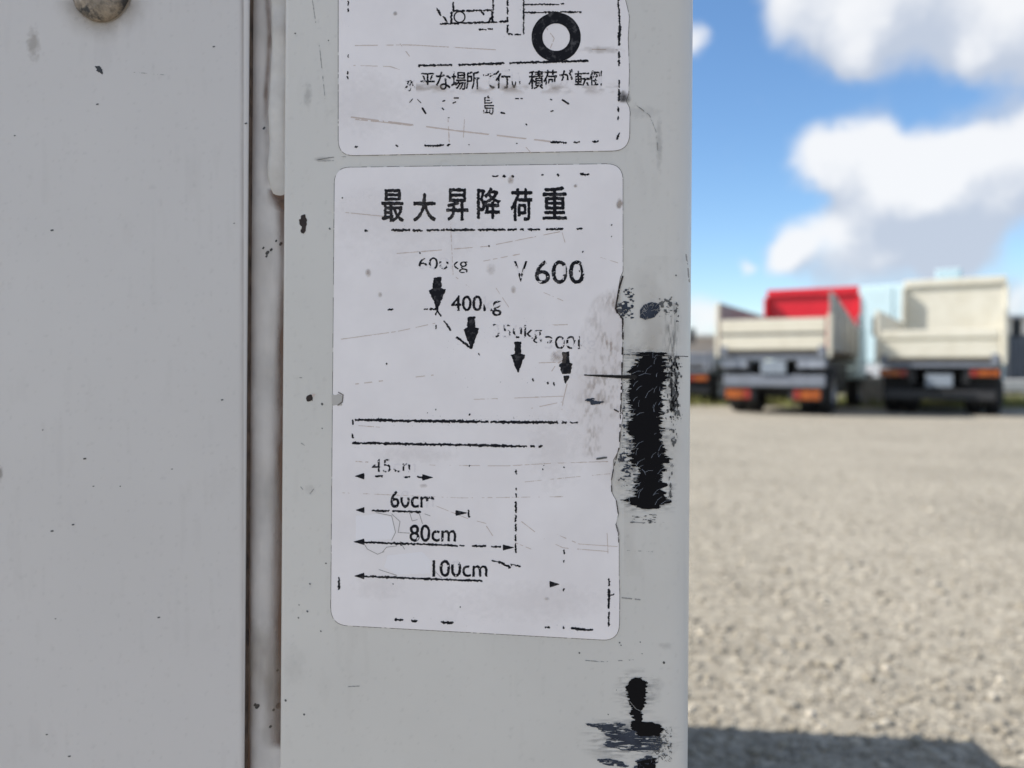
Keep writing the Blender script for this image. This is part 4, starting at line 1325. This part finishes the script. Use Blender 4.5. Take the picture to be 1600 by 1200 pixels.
def dump_truck(name, label, cat, group, A, Bp, heading, L, body, gate, head, z, opts):
    """A, B: rear left / rear right corners on the ground; z: heights of the parts"""
    mid = (Vector(A) + Vector(Bp)) / 2
    W = (Vector(Bp) - Vector(A)).length
    hw = W / 2
    t = empty(name, (mid.x, mid.y, 0), -heading)
    tag(t, label, cat, group)
    zb, zt, zs, zh = z['bottom'], z['tail'], z['side'], z['head']
    box('bed_floor', t, M['bed'], -hw + 0.03, hw - 0.03, 0.03, L, zb - 0.05, zb + 0.03)
    # tailgate: framed plate with two bands and a groove
    split = opts.get('split', (zb + zt) / 2)
    tg = box('tailgate', t, gate, -hw + 0.05, hw - 0.05, -0.02, 0.02, zb, zt, 0.006)
    box('upper_band', tg, body, -hw + 0.06, hw - 0.06, -0.05, -0.022, split + 0.035, zt - 0.01, 0.008)
    box('lower_band', tg, body, -hw + 0.06, hw - 0.06, -0.05, -0.022, zb + 0.02, split - 0.02, 0.008)
    for k in (-0.45, 0.42):
        box('hinge', tg, M['grey_steel'], k * W - 0.05 + 0.03, k * W + 0.05 + 0.03, -0.075, -0.052, zb - 0.09, zb + 0.07, 0.01)
    for sx in (-1, 1):
        box('corner_post', t, body, sx * hw - 0.03, sx * hw + 0.03, -0.05, 0.05, zb - 0.10, zs if sx < 0 else min(zs, zt + 0.05), 0.008)
        # side gate, plate with ribs; its top may sink towards the cab
        z_rear = zs if sx < 0 else z.get('side_r', zs)
        z_front = z_rear - (opts.get('sag', 0.0) if sx > 0 else 0.0)
        g = prism('side_gate', t, gate, [(0.055, zb), (L, zb), (L, z_front), (0.055, z_rear)], sx * hw - 0.02, sx * hw + 0.02, 0.004)
        n = 5
        for i in range(n):
            y = 0.35 + (L - 0.6) * i / (n - 1)
            zz = z_rear + (z_front - z_rear) * y / L
            box('rib', g, gate, sx * (hw + 0.022) - 0.018 * (sx < 0), sx * (hw + 0.022) + 0.018 * (sx > 0), y - 0.04, y + 0.04, zb + 0.03, zz - 0.04)
    hb = box('headboard', t, head, -hw + 0.02, hw - 0.02, L + 0.022, L + 0.06, zb, zh, 0.006)
    box('top_rail', hb, head, -hw + 0.0, hw - 0.0, L - 0.03, L + 0.02, zh - 0.14, zh + 0.01, 0.012)
    for sx in (-1, 1):
        box('stile', hb, head, sx * hw - 0.03, sx * hw + 0.03, L - (0.17 if sx < 0 else 0.03), L + 0.075, zs, zh - 0.15, 0.01)
    # running gear
    for sx in (-1, 1):
        box('chassis_rail', t, M['steel'], sx * 0.38 - 0.05, sx * 0.38 + 0.05, 0.10, L + 1.5, 0.52, 0.70)
    box('sub_frame', t, M['grey_steel'], -hw + 0.06, hw - 0.06, 0.0, 0.10, zb - 0.14, zb - 0.055, 0.01)
    for sx in (-1, 1):
        box('mudguard', t, M['steel'], sx * (hw - 0.30) - 0.24, sx * (hw - 0.30) + 0.24, 0.20, 1.35, 0.72, zb - 0.16)
        box('mud_flap', t, M['rubber'], sx * (hw - 0.30) - 0.23, sx * (hw - 0.30) + 0.23, 0.25, 0.27, 0.20, 0.72)
        for y in (0.85, L + 0.75):
            wheel(t, sx * (hw - 0.16), y, sx)
        wheel(t, sx * (hw - 0.42), 0.85, sx)
    box('shade_box', t, M['steel'], -hw + 0.12, hw - 0.12, 1.30, 3.0, 0.30, 0.86, 0.02)  # dark box added so the space under the bed reads as deep shade
    box('axle', t, M['steel'], -hw + 0.3, hw - 0.3, 0.76, 0.94, 0.26, 0.50, 0.04)
    box('rear_beam', t, M['steel'], -hw + 0.1, hw - 0.1, 0.12, 0.2, opts['beam'][0], opts['beam'][1], 0.01)
    for sx in (-1, 1):
        lo, hi = opts['lamp']
        c = sx * opts.get('lamp_x', 0.62)
        lb = box('tail_lamp', t, M['steel'], c - 0.24, c + 0.24, 0.04, 0.11, lo - 0.02, hi + 0.02, 0.01)
        e0, e1 = (c - 0.22, c + 0.06) if sx < 0 else (c - 0.06, c + 0.22)
        box('amber_lens', lb, M['amber'], e0, e1, 0.015, 0.039, lo, hi, 0.008)
        box('red_lens', lb, M['redlens'], e1 + 0.01 if sx < 0 else e0 - 0.11, e1 + 0.11 if sx < 0 else e0 - 0.01, 0.015, 0.039, lo, hi, 0.006)
        if opts.get('light_boxes'):
            box('tool_box', t, M['tool'], sx * (hw - 0.27) - 0.20, sx * (hw - 0.27) + 0.20, 0.02, 0.30, 0.73, 0.90, 0.015)
    if opts.get('bumper'):
        lo, hi = opts['bumper']
        box('bumper', t, M[opts.get('bumper_mat', 'grey_steel')], -hw + 0.1, hw - 0.06, -0.01, 0.035, lo, hi, 0.01)
    px_, pz = opts.get('plate', (0.0, 0.65))
    box('number_plate', t, M['plate'], px_ - 0.19, px_ + 0.19, -0.04, -0.02, pz - 0.10, pz + 0.10, 0.005)
    # cab
    zc = opts.get('cab', zh - 0.05)
    y0 = L + 0.12
    cb = prism('cab', t, M[opts.get('cab_mat', 'white')], [(y0, 0.55), (y0 + 1.55, 0.55), (y0 + 1.62, 1.2), (y0 + 1.25, zc - 0.06), (y0 + 1.0, zc), (y0 + 0.1, zc), (y0, zc - 0.1)], -hw + 0.03, hw - 0.03, 0.04)
    box('rear_window', cb, M['glass'], -hw + 0.3, hw - 0.3, y0 - 0.012, y0 + 0.01, zc - 0.62, zc - 0.25)
    if opts.get('roof_box'):
        box('roof_box', cb, M['white'], -0.36, 0.10, y0 + 0.3, y0 + 0.9, zc + 0.004, zc + 0.32, 0.03)
    for sx in (-1, 1):
        box('side_window', cb, M['glass'], sx * (hw - 0.03) - 0.006, sx * (hw - 0.03) + 0.006, y0 + 0.25, y0 + 1.15, zc - 0.65, zc - 0.2)
        mr_ = box('mirror', cb, M['steel'], sx * (hw + 0.17) - 0.09, sx * (hw + 0.17) + 0.09, y0 + 1.45, y0 + 1.5, 1.45, 1.85, 0.02)
    return t


def gp(px, depth):
    return ((px - 800) / FPX * depth, depth)


hL, hR = R(30), R(32.5)


def corners(pxa, pxb, h, W):
    ka, kb = (pxa - 800) / FPX, (pxb - 800) / FPX
    Y = W * (math.cos(h) + kb * math.sin(h)) / (kb - ka)
    a = (ka * Y, Y)
    return a, (a[0] + W * math.cos(h), a[1] - W * math.sin(h))


A, B_ = corners(1121, 1296, hL, 1.70)
dump_truck('dump_truck', 'cream dump truck with red headboard parked at the left of the rear row', 'truck', 'dump trucks parked along the edge of the lot', A, B_, hL, 3.6,
           M['cream'], M['grey_gate'] if 'grey_gate' in M else M.setdefault('grey_gate', mat('grey_gate', (0.30, 0.30, 0.28), 0.5, var=0.2, vscale=4)), M['red'],
           dict(bottom=1.00, tail=1.50, side=1.78, side_r=1.90, head=2.32),
           dict(split=1.245, sag=0.40, beam=(0.42, 0.50), lamp=(0.24, 0.39), lamp_x=0.50, bumper=(0.44, 0.62), light_boxes=True, plate=(0.03, 0.74), cab_mat='white', cab=2.2))
A, B_ = corners(1370, 1568, hR, 1.78)
dump_truck('dump_truck', 'cream dump truck with tall cream headboard nearest the right edge', 'truck', 'dump trucks parked along the edge of the lot', A, B_, hR, 3.65,
           M['cream2'], M['cream2'], M['cream2'],
           dict(bottom=0.90, tail=1.36, side=1.70, head=2.56),
           dict(split=1.19, beam=(0.24, 0.40), lamp=(0.62, 0.72), lamp_x=0.62, plate=(0.02, 0.55), cab_mat='white', cab=2.50, roof_box=True))
A, B_ = corners(985, 1113, hL, 1.65)
dump_truck('flatbed_truck', 'dark grey low-sided truck partly hidden behind the post', 'truck', None, (A[0] * 1.05, A[1] * 1.05), (B_[0] * 1.05, B_[1] * 1.05), hL, 3.2,
           M['grey_steel'], M['grey_steel'], M['grey_steel'],
           dict(bottom=0.80, tail=1.06, side=1.06, head=1.12),
           dict(split=0.94, beam=(0.24, 0.40), lamp=(0.50, 0.60), lamp_x=0.55, plate=(0, 0.6), cab_mat='grey_steel', cab=1.10))

# white box truck further back
bt = empty('box_truck', (gp(1395, 22)[0], 22, 0), -R(44))
tag(bt, 'pale white box truck standing between the two cream dump trucks', 'truck')
hw = 0.95
cb = box('cargo_box', bt, M['white'], -hw, hw, 0, 4.2, 0.95, 3.20, 0.03)
for sx in (-1, 1):
    box('rear_door', cb, M['white'], sx * 0.47 - 0.44, sx * 0.47 + 0.44, -0.03, -0.005, 1.05, 3.08, 0.008)
box('chassis', bt, M['steel'], -0.5, 0.5, 0.1, 5.8, 0.6, 0.93)
box('bumper', bt, M['galv'], -hw, hw, -0.05, 0.02, 0.55, 0.93, 0.02)
for sx in (-1, 1):
    for y in (0.9, 5.0):
        wheel(bt, sx * 0.8, y, sx)
prism('cab', bt, M['white'], [(4.35, 0.55), (5.9, 0.55), (6.0, 1.3), (5.6, 2.3), (4.35, 2.35)], -hw + 0.05, hw - 0.05, 0.05)

# concrete block, guard rail, fence, buildings
x_, y_ = gp(1358, 16.5)
cbk = empty('concrete_block', (x_, y_, 0), -R(20))
tag(cbk, 'weathered concrete block between the two cream dump trucks', 'block')
prism('block', cbk, M['concrete'], [(-0.3, 0), (0.3, 0), (0.25, 0.6), (-0.25, 0.6)], -0.26, 0.26, 0.03)
box('lifting_eye', cbk, M['steel'], -0.06, 0.06, -0.02, 0.02, 0.585, 0.68, 0.008)

gr = empty('guard_rail', (gp(1545, 19)[0], 19, 0), -R(4))
tag(gr, 'white steel guard rail at the right edge of the lot', 'guard rail')
prism('rail_beam', gr, M['wallw'], [(-0.05, 0.30), (0.0, 0.28), (0.03, 0.36), (-0.03, 0.42), (0.03, 0.48), (0.0, 0.56), (-0.05, 0.54)], -0.4, 12.0, 0.005)
for k in range(6):
    box('rail_post', gr, M['galv'], 0.2 + 2 * k - 0.05, 0.2 + 2 * k + 0.05, 0.04, 0.14, 0, 0.6, 0.01)

fn = empty('sheet_fence', (gp(1300, 27)[0], 27, 0), 0)
tag(fn, 'long grey corrugated sheet fence behind the parked trucks on the right', 'fence')
for k in range(14):
    bm = bmesh.new()
    n = 12
    vs = []
    for i in range(n + 1):
        x = k * 1.0 + i / n * 0.985
        y = 0.03 * (1 if (i // 1) % 2 else -1)
        vs.append((bm.verts.new((x, y, 0.05)), bm.verts.new((x, y, 2.1))))
    for i in range(n):
        bm.faces.new((vs[i][0], vs[i + 1][0], vs[i + 1][1], vs[i][1]))
    bmesh.ops.solidify(bm, geom=list(bm.faces), thickness=0.01)
    from_bm('sheet_panel', bm, M['fence'], fn)
for k in range(8):
    box('fence_post', fn, M['grey_steel'], k * 2 - 0.03, k * 2 + 0.03, 0.05, 0.12, 0, 2.15)


def building(name, label, x, y, rz, w, d, h, wall, wins, roofm):
    t = empty(name, (x, y, 0), rz)
    tag(t, label, 'building')
    wl = box('wall', t, wall, 0, w, 0, d, 0, h)
    box('roof', t, roofm, -0.3, w + 0.3, -0.3, d + 0.3, h + 0.004, h + 0.35, 0.05)
    for i in range(wins):
        xx = (i + 0.5) * w / wins
        f = box('window', t, M['galv'], xx - 0.9, xx + 0.9, -0.06, -0.005, h * 0.45, h * 0.72, 0.02)
        box('pane', f, M['glass'], xx - 0.8, xx + 0.8, -0.085, -0.062, h * 0.48, h * 0.69)
    return t


building('warehouse', 'low pale warehouse beyond the grey fence at the right edge', gp(1560, 62)[0], 62, 0, 26, 14, 5.2, M['wallw'], 6, M['galv'])
building('shed', 'low beige building in the distance beside the post edge', gp(960, 75)[0], 75, 0, 12.0, 8, 4.2, M['wallb'], 3, M['wallw'])


# grass along the back of the lot
def grass(n=26000):
    x = RNG.uniform(-2, 24, n); y = 15.2 + RNG.gamma(2.0, 1.2, n)
    x += (y - 15) * 0.3
    h = RNG.uniform(0.05, 0.20, n) * (0.6 + 0.8 * (np.sin(x * 1.7) * np.sin(x * 0.63 + y) > -0.2))
    a = RNG.uniform(0, math.pi, n); w = RNG.uniform(0.008, 0.02, n)
    lean = RNG.normal(0, 0.05, (n, 2))
    P = np.empty((n, 3, 3))
    P[:, 0] = np.stack([x - w * np.cos(a), y - w * np.sin(a), np.zeros(n)], -1)
    P[:, 1] = np.stack([x + w * np.cos(a), y + w * np.sin(a), np.zeros(n)], -1)
    P[:, 2] = np.stack([x + lean[:, 0], y + lean[:, 1], h], -1)
    F = np.arange(3 * n).reshape(-1, 3)
    me = bpy.data.meshes.new('grass')
    me.from_pydata(P.reshape(-1, 3).tolist(), [], F.tolist())
    mt = mat('dry_grass', (0.16, 0.20, 0.045), 0.8, var=0.4, vscale=1.5, tint=(0.25, 0.20, 0.09))
    tag(link('grass', me, mt), 'patchy yellow green grass growing behind the parked trucks', 'grass', kind='stuff')


grass()
